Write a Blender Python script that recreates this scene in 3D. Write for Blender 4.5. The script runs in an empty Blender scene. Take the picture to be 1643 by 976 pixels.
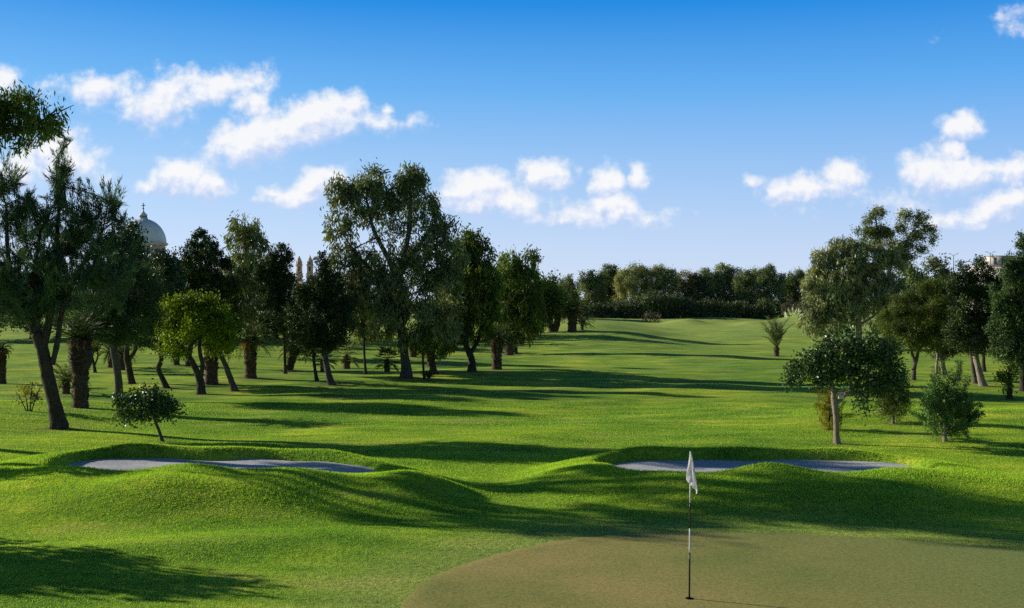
import bpy, math, random
import numpy as np

R = math.radians
rng = np.random.default_rng(11)
random.seed(11)
SC = bpy.context.scene
COL = SC.collection

# ------------------------------------------------------------------ camera numbers
CAM_H, F, CX, HY = 4.36, 1750.0, 821.5, 482.0

def sstep(a, b, t):
    t = np.clip((t - a) / (b - a), 0, 1)
    return t * t * (3 - 2 * t)

def lump(x, y, cx, cy, h, sx, sy, rot=0.0):
    c, s = math.cos(rot), math.sin(rot)
    u = (x - cx) * c + (y - cy) * s
    v = -(x - cx) * s + (y - cy) * c
    return h * np.exp(-(u / sx) ** 2 - (v / sy) ** 2)

# bunkers: cx, cy, rx, ry, front rim, back rim, front width, back width
BUNK = [(-7.35, 26.75, 4.2, 2.35, 0.52, 0.42, 3.6, 1.7),
        (6.2, 26.8, 4.1, 2.25, 0.48, 0.42, 3.4, 1.8)]

def TILT(cx): return 0.15 if cx < 0 else 0.0

def bunker(x, y, b):
    cx, cy, rx, ry, rf, rb, wf, wb = b
    dx = x - cx; dy = y - cy + TILT(cx) * dx
    wob = 1 + 0.05 * np.sin(3 * np.arctan2(dy, dx) + cx) + 0.03 * np.sin(5 * np.arctan2(dy, dx) + 1.3)
    r = (np.abs(dx / rx) ** 2.7 + np.abs(dy / ry) ** 2.7) ** (1 / 2.7) / wob + 1e-6
    p = np.sqrt(dx * dx + dy * dy) + 1e-6
    d = p * (1 - 1 / r)
    t = sstep(-0.75, 0.75, dy / p * 1.6)
    rim = rf * (1 - t) + rb * t
    rim = rim * (1 + 0.05 * np.sin(dx * 2.3 + 2)) * (1 - 0.30 * sstep(0.55, 1.1, np.abs(dx - 0.4 * cx / abs(cx) * 0) / rx))
    w = wf * (1 - t) + wb * t
    out = rim * (1 - sstep(0.10, 1.0, d / w))
    e = 0.85 - 0.50 * t
    ins = -0.16 + (rim + 0.16) * sstep(-e, 0.12, d)
    return np.where(d > 0.12, out, ins), d

def H(x, y):
    x = np.asarray(x, float); y = np.asarray(y, float)
    h = np.zeros(np.broadcast(x, y).shape)
    for b in BUNK:
        v, d = bunker(x, y, b)
        h = h + v
    # bumps of the mounds
    h = h + lump(x, y, -6.6, 24.45, 0.26, 1.15, 0.65) + lump(x, y, -4.6, 24.0, 0.10, 1.2, 0.7) + lump(x, y, -2.1, 24.0, 0.36, 1.15, 1.1)
    h = h + lump(x, y, 5.95, 24.95, 0.36, 1.05, 0.60) + lump(x, y, 2.0, 26.0, 0.13, 0.9, 0.9)
    h = h + lump(x, y, -7.7, 22.5, 0.34, 2.4, 1.0) + lump(x, y, -11.5, 23.4, 0.20, 1.8, 1.3)
    h = h + lump(x, y, 11.6, 24.0, 0.16, 2.2, 1.5) + lump(x, y, 7.6, 22.6, 0.12, 2.0, 0.8)
    h = h + lump(x, y, -5.6, 19.2, 0.16, 3.4, 1.0, 0.25) + lump(x, y, -9.5, 17.0, 0.12, 3.5, 1.0)
    far = sstep(19, 34, y)
    h = h + far * (0.05 * np.sin(x * 0.33 + 0.21 * y) + 0.045 * np.sin(y * 0.42 - 0.13 * x) + 0.025 * np.sin(x * 0.9 - y * 0.7))
    h = h + lump(x, y, -26, 40, 0.5, 9, 6) + lump(x, y, -3, 49, 0.14, 8, 4) + lump(x, y, 16, 41, 0.18, 7, 2.4)
    h = h + lump(x, y, 2, 64, 0.22, 14, 5) + lump(x, y, 13, 80, 0.25, 12, 7) + lump(x, y, -30, 90, 0.9, 22, 16)
    # the shoulder along the left side of the far fairway
    h = h + 1.15 * sstep(78, 128, y) * (1 - sstep(185, 235, y)) * (1 - sstep(5 + (y - 100) * 0.06, 21 + (y - 100) * 0.06, x))
    h = h + 0.8 * sstep(70, 140, y) * sstep(-18, -60, x)
    for cx, cy, hh, sx, sy in ((9, 96, 0.38, 7, 5), (12, 112, 0.42, 6, 4.5), (11, 130, 0.5, 8, 6), (15, 152, 0.5, 8, 7), (30, 120, 0.25, 9, 4), (34, 150, 0.35, 12, 6)):
        h = h + lump(x, y, cx, cy, hh, sx, sy, -0.35)
    # mounds round the far green
    for cx, cy, hh, sx, sy in ((31, 192, 1.1, 5, 5), (42, 188, 0.9, 4, 5), (53, 196, 1.5, 8, 5), (40, 212, 0.9, 16, 6), (20, 214, 0.5, 16, 5), (62, 190, 1.0, 9, 7)):
        h = h + lump(x, y, cx, cy, hh, sx, sy)
    h = h - lump(x, y, 37, 192, 1.0, 3.0, 2.5)
    return h

def Hs(x, y): return float(H(x, y))

def ground(px, py):
    """point of the terrain that the photograph shows at this pixel"""
    Y = 12.0
    while Y < 420:
        x = (px - CX) / F * Y
        if CAM_H - (py - HY) / F * Y <= Hs(x, Y): break
        Y += 0.15 if Y < 80 else 0.5
    return (px - CX) / F * Y, Y, Hs((px - CX) / F * Y, Y)

# ------------------------------------------------------------------ object helpers
def empty(name, loc, label, cat, group=None, kind=None):
    o = bpy.data.objects.new(name, None); COL.objects.link(o)
    o.location = loc; o.empty_display_size = 0.3
    o['label'] = label; o['category'] = cat
    if group: o['group'] = group
    if kind: o['kind'] = kind
    return o

def mesh_np(name, V, faces_idx, nside, mats, parent=None, tint=None, matidx=None, smooth=False):
    """V (n,3); faces_idx flat loops; nside: verts per face (int) or array"""
    V = np.asarray(V, np.float32); L = np.asarray(faces_idx, np.int32).ravel()
    if np.isscalar(nside):
        nf = len(L) // nside; tot = np.full(nf, nside, np.int32)
    else:
        tot = np.asarray(nside, np.int32); nf = len(tot)
    start = np.concatenate(([0], np.cumsum(tot)[:-1])).astype(np.int32)
    me = bpy.data.meshes.new(name)
    me.vertices.add(len(V)); me.vertices.foreach_set('co', V.ravel())
    me.loops.add(len(L)); me.loops.foreach_set('vertex_index', L)
    me.polygons.add(nf); me.polygons.foreach_set('loop_start', start)
    try: me.polygons.foreach_set('loop_total', tot)
    except Exception: pass
    if smooth: me.polygons.foreach_set('use_smooth', np.ones(nf, bool))
    if matidx is not None: me.polygons.foreach_set('material_index', np.asarray(matidx, np.int32))
    if not isinstance(mats, (list, tuple)): mats = [mats]
    for m in mats: me.materials.append(m)
    if tint is not None:
        a = me.attributes.new('tint', 'FLOAT', 'FACE'); a.data.foreach_set('value', np.asarray(tint, np.float32))
    me.update(calc_edges=True)
    o = bpy.data.objects.new(name, me); COL.objects.link(o)
    if parent is not None: o.parent = parent
    return o

class MB:
    def __init__(s): s.V = []; s.L = []; s.T = []; s.M = []; s.n = 0
    def add(s, V, F, m=0):
        V = np.asarray(V, float)
        for f in F:
            s.L.extend([i + s.n for i in f]); s.T.append(len(f)); s.M.append(m)
        s.V.append(V); s.n += len(V)
    def box(s, c, d, m=0, rz=0.0):
        x, y, z = d[0] / 2, d[1] / 2, d[2] / 2
        P = np.array([(a, b, e) for e in (-z, z) for a, b in ((-x, -y), (x, -y), (x, y), (-x, y))])
        cr, sr = math.cos(rz), math.sin(rz)
        P = np.stack([P[:, 0] * cr - P[:, 1] * sr, P[:, 0] * sr + P[:, 1] * cr, P[:, 2]], 1) + np.array(c)
        s.add(P, [(0, 3, 2, 1), (4, 5, 6, 7), (0, 1, 5, 4), (1, 2, 6, 5), (2, 3, 7, 6), (3, 0, 4, 7)], m)
    def tube(s, pts, rad, n=8, m=0, rough=0.0, cap=True, ridge=0.0):
        pts = np.asarray(pts, float); rad = np.asarray(rad, float); k = len(pts)
        d = np.gradient(pts, axis=0); d /= np.linalg.norm(d, axis=1)[:, None] + 1e-9
        a = np.array([0.3, 1, 0.1]) if abs(d[0][2]) > 0.7 else np.array([0, 0, 1.0])
        u = np.cross(d, a); u /= np.linalg.norm(u, axis=1)[:, None] + 1e-9
        v = np.cross(d, u)
        th = np.arange(n) * 2 * math.pi / n
        rr = rad[:, None] * (1 + rough * rng.normal(size=(k, n)) + ridge * np.cos(th * 4)[None, :])
        P = pts[:, None, :] + rr[:, :, None] * (np.cos(th)[None, :, None] * u[:, None, :] + np.sin(th)[None, :, None] * v[:, None, :])
        F = [(i * n + j, i * n + (j + 1) % n, (i + 1) * n + (j + 1) % n, (i + 1) * n + j) for i in range(k - 1) for j in range(n)]
        if cap: F.append(tuple(range((k - 1) * n, k * n))); F.append(tuple(reversed(range(n))))
        s.add(P.reshape(-1, 3), F, m)
    def lathe(s, c, prof, n=24, m=0, ridge=None):
        P = []
        for r, z in prof:
            for j in range(n):
                t = 2 * math.pi * j / n
                q = r * (1 + (ridge(j) if ridge else 0))
                P.append((c[0] + q * math.cos(t), c[1] + q * math.sin(t), c[2] + z))
        F = [(i * n + j, i * n + (j + 1) % n, (i + 1) * n + (j + 1) % n, (i + 1) * n + j) for i in range(len(prof) - 1) for j in range(n)]
        s.add(P, F, m)
    def build(s, name, mats, parent=None, smooth=False):
        if s.n == 0: return None
        return mesh_np(name, np.concatenate(s.V), s.L, s.T, mats, parent, matidx=s.M, smooth=smooth)

def smooth_path(P, step=4):
    """Catmull-Rom through the rows of P"""
    P = np.asarray(P, float)
    if len(P) < 3: 
        t = np.linspace(0, 1, step + 1)[:, None]; return P[0] * (1 - t) + P[-1] * t
    Q = np.vstack([2 * P[0] - P[1], P, 2 * P[-1] - P[-2]]); out = []
    for i in range(1, len(Q) - 2):
        p0, p1, p2, p3 = Q[i - 1], Q[i], Q[i + 1], Q[i + 2]
        for t in np.arange(step) / step:
            out.append(0.5 * ((2 * p1) + (-p0 + p2) * t + (2 * p0 - 5 * p1 + 4 * p2 - p3) * t * t + (-p0 + 3 * p1 - 3 * p2 + p3) * t ** 3))
    out.append(P[-1]); return np.array(out)

# ------------------------------------------------------------------ materials
def newmat(name):
    m = bpy.data.materials.new(name); m.use_nodes = True
    nt = m.node_tree; nt.nodes.clear()
    return m, nt, nt.nodes, nt.links

def N(nt, kind, **kw):
    n = nt.nodes.new(kind)
    for k, v in kw.items():
        if k in n.inputs.keys() if isinstance(k, str) else False: n.inputs[k].default_value = v
        else: setattr(n, k, v)
    return n

def noise(nt, vec, scale, detail=3, rough=0.55):
    n = nt.nodes.new('ShaderNodeTexNoise'); n.inputs['Scale'].default_value = scale
    n.inputs['Detail'].default_value = detail; n.inputs['Roughness'].default_value = rough
    if vec is not None: nt.links.new(vec, n.inputs['Vector'])
    return n.outputs['Fac']

def ramp(nt, fac, stops):
    r = nt.nodes.new('ShaderNodeValToRGB'); nt.links.new(fac, r.inputs['Fac'])
    el = r.color_ramp.elements
    while len(el) < len(stops): el.new(0.5)
    for e, (p, c) in zip(el, stops):
        e.position = p; e.color = (c[0], c[1], c[2], 1)
    return r.outputs['Color']

def mixc(nt, fac, a, b, mode='MIX'):
    n = nt.nodes.new('ShaderNodeMix'); n.data_type = 'RGBA'; n.blend_type = mode
    for s, v in ((n.inputs['Factor'], fac), (n.inputs[6], a), (n.inputs[7], b)):
        if isinstance(v, (int, float)): s.default_value = v
        elif isinstance(v, tuple): s.default_value = (v[0], v[1], v[2], 1)
        else: nt.links.new(v, s)
    return n.outputs[2]

def math_(nt, op, a, b=None, c=None, clamp=False):
    n = nt.nodes.new('ShaderNodeMath'); n.operation = op; n.use_clamp = clamp
    for i, v in enumerate((a, b, c)):
        if v is None: continue
        if isinstance(v, (int, float)): n.inputs[i].default_value = v
        else: nt.links.new(v, n.inputs[i])
    return n.outputs[0]

def maprange(nt, v, a, b, c=0.0, d=1.0, smooth=False):
    n = nt.nodes.new('ShaderNodeMapRange'); nt.links.new(v, n.inputs['Value'])
    if smooth: n.interpolation_type = 'SMOOTHSTEP'
    for k, x in (('From Min', a), ('From Max', b), ('To Min', c), ('To Max', d)): n.inputs[k].default_value = x
    return n.outputs['Result']

def finish(nt, surf):
    o = nt.nodes.new('ShaderNodeOutputMaterial'); nt.links.new(surf, o.inputs['Surface'])

def principled(nt, color, rough=0.8, spec=0.3, bump=None, bstr=0.5, bdist=0.02, metal=0):
    p = nt.nodes.new('ShaderNodeBsdfPrincipled')
    if isinstance(color, tuple): p.inputs['Base Color'].default_value = (*color, 1)
    else: nt.links.new(color, p.inputs['Base Color'])
    p.inputs['Roughness'].default_value = rough; p.inputs['Metallic'].default_value = metal
    p.inputs['Specular IOR Level'].default_value = spec
    if bump is not None:
        b = nt.nodes.new('ShaderNodeBump'); b.inputs['Strength'].default_value = bstr; b.inputs['Distance'].default_value = bdist
        nt.links.new(bump, b.inputs['Height']); nt.links.new(b.outputs['Normal'], p.inputs['Normal'])
    return p.outputs['BSDF']

LB = 2.15; WARM = (1.25, 1.2, 0.95)
def leaf_mat(name, dark, light, transl=0.3, tcol=None, rough=0.55, spec=0.25):
    light = tuple(c * v for c, v in zip(light, WARM)); 
    m, nt, ns, ln = newmat(name)
    a = ns.new('ShaderNodeAttribute'); a.attribute_name = 'tint'
    col = ramp(nt, a.outputs['Fac'], [(0.0, tuple(c * LB for c in dark)), (0.7, tuple(c * LB for c in light)), (1.0, tuple(min(1, c * 1.6 * LB) for c in light))])
    p = principled(nt, col, rough, spec)
    t = ns.new('ShaderNodeBsdfTranslucent')
    if tcol is None: tcol = (1.0, 1.0, 0.45)
    c2 = mixc(nt, 1.0, col, tcol, 'MULTIPLY'); ln.new(c2, t.inputs['Color'])
    mx = ns.new('ShaderNodeMixShader'); mx.inputs[0].default_value = transl
    ln.new(p, mx.inputs[1]); ln.new(t.outputs[0], mx.inputs[2])
    finish(nt, mx.outputs[0]); return m

def bark_mat(name, c1, c2, scale=6.0):
    m, nt, ns, ln = newmat(name)
    tc = ns.new('ShaderNodeTexCoord'); mp = ns.new('ShaderNodeMapping'); mp.inputs['Scale'].default_value = (1, 1, 0.3)
    ln.new(tc.outputs['Object'], mp.inputs['Vector'])
    n1 = noise(nt, mp.outputs[0], scale * 3, 5, 0.7); n2 = noise(nt, tc.outputs['Object'], scale * 0.35, 2)
    f = math_(nt, 'ADD', math_(nt, 'MULTIPLY', n1, 0.75), math_(nt, 'MULTIPLY', n2, 0.35))
    col = ramp(nt, f, [(0.38, c1), (0.72, c2)])
    finish(nt, principled(nt, col, 0.9, 0.15, n1, 0.9, 0.06)); return m

def plain_mat(name, c, rough=0.7, var=0.12, scale=8, bstr=0.2, spec=0.3, metal=0):
    m, nt, ns, ln = newmat(name)
    tc = ns.new('ShaderNodeTexCoord'); n = noise(nt, tc.outputs['Object'], scale, 4)
    col = ramp(nt, n, [(0.3, tuple(x * (1 - var) for x in c)), (0.7, tuple(min(1, x * (1 + var)) for x in c))])
    finish(nt, principled(nt, col, rough, spec, n, bstr, 0.02, metal)); return m

M = {}
M['needle'] = leaf_mat('needle_leaf', (0.012, 0.026, 0.014), (0.045, 0.075, 0.030), 0.22)
M['needle_teal'] = leaf_mat('feathery_leaf', (0.012, 0.028, 0.022), (0.045, 0.080, 0.045), 0.22)
M['pine_yellow'] = leaf_mat('olive_pine_leaf', (0.016, 0.028, 0.007), (0.062, 0.082, 0.018), 0.25)
M['cypress'] = leaf_mat('cypress_leaf', (0.007, 0.014, 0.007), (0.032, 0.048, 0.018), 0.12)
M['euc'] = leaf_mat('gum_leaf', (0.030, 0.044, 0.018), (0.120, 0.140, 0.065), 0.28, rough=0.4, spec=0.4)
M['euc_grey'] = leaf_mat('grey_gum_leaf', (0.040, 0.052, 0.026), (0.150, 0.165, 0.095), 0.25, rough=0.4, spec=0.45)
M['pepper'] = leaf_mat('pepper_leaf', (0.018, 0.032, 0.010), (0.078, 0.110, 0.022), 0.35)
M['lime'] = leaf_mat('lime_leaf', (0.018, 0.040, 0.005), (0.110, 0.160, 0.012), 0.45)
M['dark'] = leaf_mat('dark_leaf', (0.008, 0.018, 0.008), (0.030, 0.055, 0.018), 0.18, rough=0.35, spec=0.5)
M['glossy'] = leaf_mat('glossy_leaf', (0.008, 0.020, 0.010), (0.036, 0.070, 0.020), 0.14, rough=0.4, spec=0.5)
M['tan'] = leaf_mat('tan_leaf', (0.040, 0.042, 0.010), (0.130, 0.125, 0.025), 0.35)
M['fir'] = leaf_mat('fir_leaf', (0.022, 0.048, 0.018), (0.075, 0.130, 0.045), 0.2, rough=0.45)
M['palm'] = leaf_mat('palm_leaf', (0.008, 0.018, 0.006), (0.034, 0.054, 0.016), 0.2, rough=0.5, spec=0.25)
M['palm_light'] = leaf_mat('young_palm_leaf', (0.040, 0.060, 0.022), (0.130, 0.150, 0.075), 0.25)
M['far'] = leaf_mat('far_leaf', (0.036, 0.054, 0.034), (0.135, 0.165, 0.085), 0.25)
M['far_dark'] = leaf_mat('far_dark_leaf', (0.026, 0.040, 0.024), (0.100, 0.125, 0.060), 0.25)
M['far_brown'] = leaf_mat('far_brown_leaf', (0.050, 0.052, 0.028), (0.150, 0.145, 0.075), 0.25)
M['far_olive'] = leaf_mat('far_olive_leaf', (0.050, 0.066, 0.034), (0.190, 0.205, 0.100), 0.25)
M['hedge'] = leaf_mat('hedge_leaf', (0.016, 0.028, 0.016), (0.062, 0.082, 0.040), 0.15)
M['pinkish'] = leaf_mat('blossom_leaf', (0.04, 0.036, 0.032), (0.085, 0.070, 0.060), 0.2)
M['pale'] = leaf_mat('pale_leaf', (0.15, 0.19, 0.13), (0.48, 0.52, 0.42), 0.1)
M['dead'] = leaf_mat('dead_frond', (0.06, 0.035, 0.012), (0.26, 0.15, 0.05), 0.2)
M['bark'] = bark_mat('brown_bark', (0.030, 0.024, 0.020), (0.125, 0.100, 0.080))
M['bark_grey'] = bark_mat('grey_bark', (0.045, 0.040, 0.036), (0.190, 0.165, 0.140))
M['bark_pale'] = bark_mat('pale_bark', (0.16, 0.12, 0.095), (0.46, 0.38, 0.31), 4)
M['bark_palm'] = bark_mat('palm_bark', (0.045, 0.030, 0.022), (0.24, 0.165, 0.115), 9)
M['soil'] = plain_mat('soil', (0.10, 0.07, 0.045), 0.95, 0.3, 20)

# ------------------------------------------------------------------ terrain
GREEN = smooth_path([(-1.72, 15.2), (-1.42, 17.0), (-0.75, 18.2), (0.0, 19.1), (0.83, 19.85), (1.9, 20.35), (3.1, 20.55), (5.2, 20.45),
                     (7.6, 19.75), (9.05, 19.0), (11.2, 17.6), (12.4, 15.4), (12.0, 12.6), (9.5, 10.4), (5.6, 9.4), (1.8, 10.0), (-0.7, 11.8), (-1.72, 15.2)], 6)

GREEN = np.column_stack([GREEN[:, 0] + 0.025 * np.sin(np.arange(len(GREEN)) * 2.3), GREEN[:, 1] + 0.02 * np.sin(np.arange(len(GREEN)) * 1.7 + 1)]); GREEN[-1] = GREEN[0]

def in_poly(x, y, P):
    x = np.asarray(x); y = np.asarray(y); ins = np.zeros(x.shape, bool)
    for i in range(len(P) - 1):
        x0, y0 = P[i]; x1, y1 = P[i + 1]
        if y0 == y1: continue
        c = ((y0 > y) != (y1 > y)) & (x < (x1 - x0) * (y - y0) / (y1 - y0) + x0)
        ins ^= c
    return ins

def green_dist(x, y):
    d = np.full(len(x), 1e9)
    for q in GREEN[::2]: d = np.minimum(d, np.hypot(x - q[0], y - q[1]))
    return d

def axis(parts):
    out = []
    for a, b, s in parts: out += list(np.arange(a, b, s))
    return np.array(out + [parts[-1][1]])

def make_ground():
    ys = axis([(-400, -60, 40), (-60, 8, 4), (8, 14, 0.3), (14, 31, 0.11), (31, 60, 0.35), (60, 130, 0.9), (130, 260, 2.2), (260, 600, 20), (600, 4200, 300)])
    xs = axis([(-4000, -400, 300), (-400, -90, 10), (-90, -40, 2.5), (-40, -17, 0.8), (-17, 17, 0.14), (17, 40, 0.8), (40, 90, 2.5), (90, 400, 10), (400, 4000, 300)])
    X, Y = np.meshgrid(xs, ys); Z = H(X, Y)
    Z = np.where(np.abs(X) > 300, 0, Z)
    V = np.stack([X, Y, Z], -1).reshape(-1, 3); nx, ny = len(xs), len(ys)
    i = np.arange(nx - 1); j = np.arange(ny - 1); I, J = np.meshgrid(i, j); b = (J * nx + I).ravel()
    Fc = np.stack([b, b + 1, b + nx + 1, b + nx], 1)
    m, nt, ns, ln = newmat('turf')
    tc = ns.new('ShaderNodeTexCoord'); P = tc.outputs['Object']
    sx = ns.new('ShaderNodeSeparateXYZ'); ln.new(P, sx.inputs[0])
    big = noise(nt, P, 0.11, 3); ms = ns.new('ShaderNodeMapping'); ms.inputs['Scale'].default_value = (0.45, 1.0, 1.0); ln.new(P, ms.inputs['Vector']); mid = noise(nt, ms.outputs[0], 0.8, 5, 0.65); fine = noise(nt, P, 9, 4, 0.7); tiny = noise(nt, P, 42, 3, 0.7)
    c = ramp(nt, mid, [(0.32, (0.120, 0.245, 0.026)), (0.45, (0.225, 0.400, 0.036)), (0.56, (0.360, 0.510, 0.048)), (0.68, (0.620, 0.660, 0.090))])
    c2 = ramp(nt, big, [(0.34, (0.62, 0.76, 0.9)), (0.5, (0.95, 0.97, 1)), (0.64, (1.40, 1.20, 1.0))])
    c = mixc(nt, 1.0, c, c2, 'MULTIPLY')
    farf = maprange(nt, sx.outputs['Y'], 45, 190)
    c = mixc(nt, math_(nt, 'MULTIPLY', farf, 0.75), c, mixc(nt, mid, (0.30, 0.45, 0.09), (0.62, 0.69, 0.22)))
    # dry patches
    dry = maprange(nt, noise(nt, ms.outputs[0], 0.4, 6, 0.7), 0.57, 0.70)
    c = mixc(nt, math_(nt, 'MULTIPLY', dry, 0.60), c, (0.42, 0.36, 0.14))
    grain = ramp(nt, math_(nt, 'ADD', math_(nt, 'MULTIPLY', fine, 0.45), math_(nt, 'MULTIPLY', tiny, 0.55)), [(0.36, (0.35, 0.35, 0.35)), (0.62, (1.6, 1.6, 1.6))])
    frn = ns.new('ShaderNodeAttribute'); frn.attribute_name = 'fringe'
    c = mixc(nt, math_(nt, 'MULTIPLY', frn.outputs['Fac'], 0.65), c, mixc(nt, mid, (0.24, 0.33, 0.075), (0.50, 0.54, 0.15)))
    br = ns.new('ShaderNodeAttribute'); br.attribute_name = 'bare'
    bf = math_(nt, 'MULTIPLY', br.outputs['Fac'], maprange(nt, fine, 0.3, 0.6, 0.35, 1.0)); c = mixc(nt, math_(nt, 'MULTIPLY', bf, 0.9), c, (0.20, 0.15, 0.085))
    near = maprange(nt, sx.outputs['Y'], 20, 60, 1.0, 0.30)
    c = mixc(nt, near, c, grain, 'MULTIPLY')
    hb = math_(nt, 'MULTIPLY', math_(nt, 'ADD', math_(nt, 'MULTIPLY', fine, 1.0), math_(nt, 'MULTIPLY', tiny, 0.5)), near)
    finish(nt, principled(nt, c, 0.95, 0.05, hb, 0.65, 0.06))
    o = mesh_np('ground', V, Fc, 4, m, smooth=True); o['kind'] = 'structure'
    a = o.data.attributes.new('fringe', 'FLOAT', 'POINT')
    k = np.where((np.abs(V[:, 0] - 5) < 11) & (V[:, 1] > 7) & (V[:, 1] < 25))[0]; fv = np.zeros(len(V), np.float32)
    fv[k] = 1 - sstep(0.1, 2.6, green_dist(V[k, 0], V[k, 1])); a.data.foreach_set('value', fv)
    return o
make_ground()

def make_green():
    lo, hi = GREEN.min(0), GREEN.max(0)
    step = 0.12
    # fan of rings from the outline inward
    c = np.array([5.2, 14.8]); K = 40; n = len(GREEN) - 1
    V = []
    for k in range(K + 1):
        t = 1 - k / K
        q = c + (GREEN[:-1] - c) * t
        V.append(np.column_stack([q, H(q[:, 0], q[:, 1]) + (0.012 if k else -0.01)]))
    V = np.concatenate(V)
    Fc = [(k * n + j, k * n + (j + 1) % n, (k + 1) * n + (j + 1) % n, (k + 1) * n + j) for k in range(K) for j in range(n)]
    m, nt, ns, ln = newmat('putting_turf')
    tc = ns.new('ShaderNodeTexCoord'); P = tc.outputs['Object']
    sx = ns.new('ShaderNodeSeparateXYZ'); ln.new(P, sx.inputs[0])
    big = noise(nt, P, 0.35, 4, 0.6); fine = noise(nt, P, 16, 4, 0.75); tiny = noise(nt, P, 70, 3, 0.8)
    c0 = ramp(nt, big, [(0.32, (0.29, 0.31, 0.085)), (0.5, (0.42, 0.37, 0.115)), (0.68, (0.52, 0.40, 0.145))])
    c1 = mixc(nt, maprange(nt, sx.outputs['X'], 1.0, 9.0), c0, (0.27, 0.33, 0.095))
    g = ramp(nt, math_(nt, 'ADD', math_(nt, 'MULTIPLY', fine, 0.5), math_(nt, 'MULTIPLY', tiny, 0.5)), [(0.34, (0.50, 0.52, 0.5)), (0.66, (1.42, 1.4, 1.4))])
    c1 = mixc(nt, 1.0, c1, g, 'MULTIPLY')
    finish(nt, principled(nt, c1, 0.9, 0.08, math_(nt, 'ADD', fine, tiny), 0.35, 0.012))
    o = mesh_np('putting_green', V, np.array(Fc), 4, m, smooth=True); o['kind'] = 'structure'
make_green()

def make_sand():
    m, nt, ns, ln = newmat('bunker_sand')
    tc = ns.new('ShaderNodeTexCoord'); P = tc.outputs['Object']
    a = noise(nt, P, 3.5, 5, 0.7); b = noise(nt, P, 22, 4, 0.7)
    w = ns.new('ShaderNodeTexWave'); w.inputs['Scale'].default_value = 4.5; w.inputs['Distortion'].default_value = 7; w.inputs['Detail'].default_value = 2
    ln.new(P, w.inputs['Vector'])
    c = ramp(nt, a, [(0.3, (0.54, 0.54, 0.56)), (0.7, (0.72, 0.71, 0.73))])
    h = math_(nt, 'ADD', a, math_(nt, 'MULTIPLY', b, 0.5))
    finish(nt, principled(nt, c, 0.95, 0.1, h, 0.45, 0.04))
    for b in BUNK:
        cx, cy, rx, ry = b[:4]; n, K = 72, 14; V = []
        for k in range(K + 1):
            t = 1 - k / K
            for j in range(n):
                th = 2 * math.pi * j / n
                ct, st_ = math.cos(th), math.sin(th); g = 1.0 / (abs(ct) ** 2.7 + abs(st_) ** 2.7) ** (1 / 2.7)
                x = cx + rx * t * g * ct; y = cy + ry * t * g * st_ - TILT(cx) * (x - cx)
                z = 0.085 + 0.05 * t ** 3 + 0.012 * math.sin(x * 3.1 + y) + 0.01 * math.sin(y * 5 - x * 2)
                V.append((x - cx, y - cy, z))
        Fc = [(k * n + j, k * n + (j + 1) % n, (k + 1) * n + (j + 1) % n, (k + 1) * n + j) for k in range(K) for j in range(n)]
        o = mesh_np('sand', V, np.array(Fc), 4, m, smooth=True); o.location = (cx, cy, 0); o['kind'] = 'structure'
make_sand()

# ------------------------------------------------------------------ grass blades on the rough
def make_grass():
    def scatter(y0, y1, dens, seed):
        r = np.random.default_rng(seed)
        A = (y1 - y0) * (y1 * 1.02 + 2)
        n = int(A * dens); y = r.uniform(y0, y1, n); x = r.uniform(-1, 1, n) * (y1 * 0.51 + 1)
        k = np.abs(x) < y * 0.51 + 0.8
        return x[k], y[k]
    xs, ys, sc = [], [], []
    for y0, y1, dens, s in ((14.2, 18, 1500, 1.0), (18, 22, 1300, 1.1), (22, 26, 1250, 1.2), (26, 31, 900, 1.25), (31, 38, 360, 1.5), (38, 46, 160, 1.8)):
        x, y = scatter(y0, y1, dens, int(y0 * 7)); xs.append(x); ys.append(y); sc.append(np.full(len(x), s))
    x, y, s = map(np.concatenate, (xs, ys, sc))
    keep = ~in_poly(x, y, GREEN)
    for b in BUNK:
        _, d = bunker(x, y, b); z = H(x, y)
        keep &= ~((d < 0.1) & (z < 0.12))
    x, y, s = x[keep], y[keep], s[keep]; z = H(x, y); n = len(x)
    # longer turf on the mounds, short close to the green
    long = np.zeros(n)
    for b in BUNK:
        _, d = bunker(x, y, b); long = np.maximum(long, 1 - sstep(0.0, 4.5, np.abs(d)))
    Lh = (0.018 + 0.014 * long) * s * rng.uniform(0.6, 1.3, n)
    gd = np.full(n, 9.0); kk = np.where(y < 24)[0]; gd[kk] = green_dist(x[kk], y[kk]); Lh = Lh * (0.45 + 0.55 * sstep(0.1, 2.2, gd))
    W = 0.0055 * s * rng.uniform(0.7, 1.3, n)
    th = rng.uniform(0, 2 * math.pi, n); lean = rng.uniform(0.1, 0.9, n); la = rng.uniform(0, 2 * math.pi, n)
    c = np.column_stack([x, y, z - 0.004])
    d = np.column_stack([np.cos(th), np.sin(th), np.zeros(n)]) * W[:, None]
    t = c + np.column_stack([np.cos(la) * lean, np.sin(la) * lean, np.ones(n)]) * Lh[:, None]
    V = np.stack([c - d, c + d, t], 1).reshape(-1, 3)
    patch = 0.5 + 0.25 * np.sin(x * 0.8 + 1.3 * np.sin(y * 0.7)) + 0.2 * np.sin(y * 1.9 + x * 0.45)
    tint = np.clip(0.30 * patch + rng.uniform(0, 0.75, n), 0, 1)
    m = leaf_mat('grass_blade', (0.070, 0.165, 0.014), (0.230, 0.365, 0.036), 0.42, tcol=(1, 1, 0.5), rough=0.6, spec=0.12)
    o = mesh_np('grass', V, np.arange(n * 3), 3, m, tint=tint)
    o['kind'] = 'stuff'; o['label'] = 'green turf growing over the mounds around the sand bunkers'; o['category'] = 'grass'
make_grass()

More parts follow.
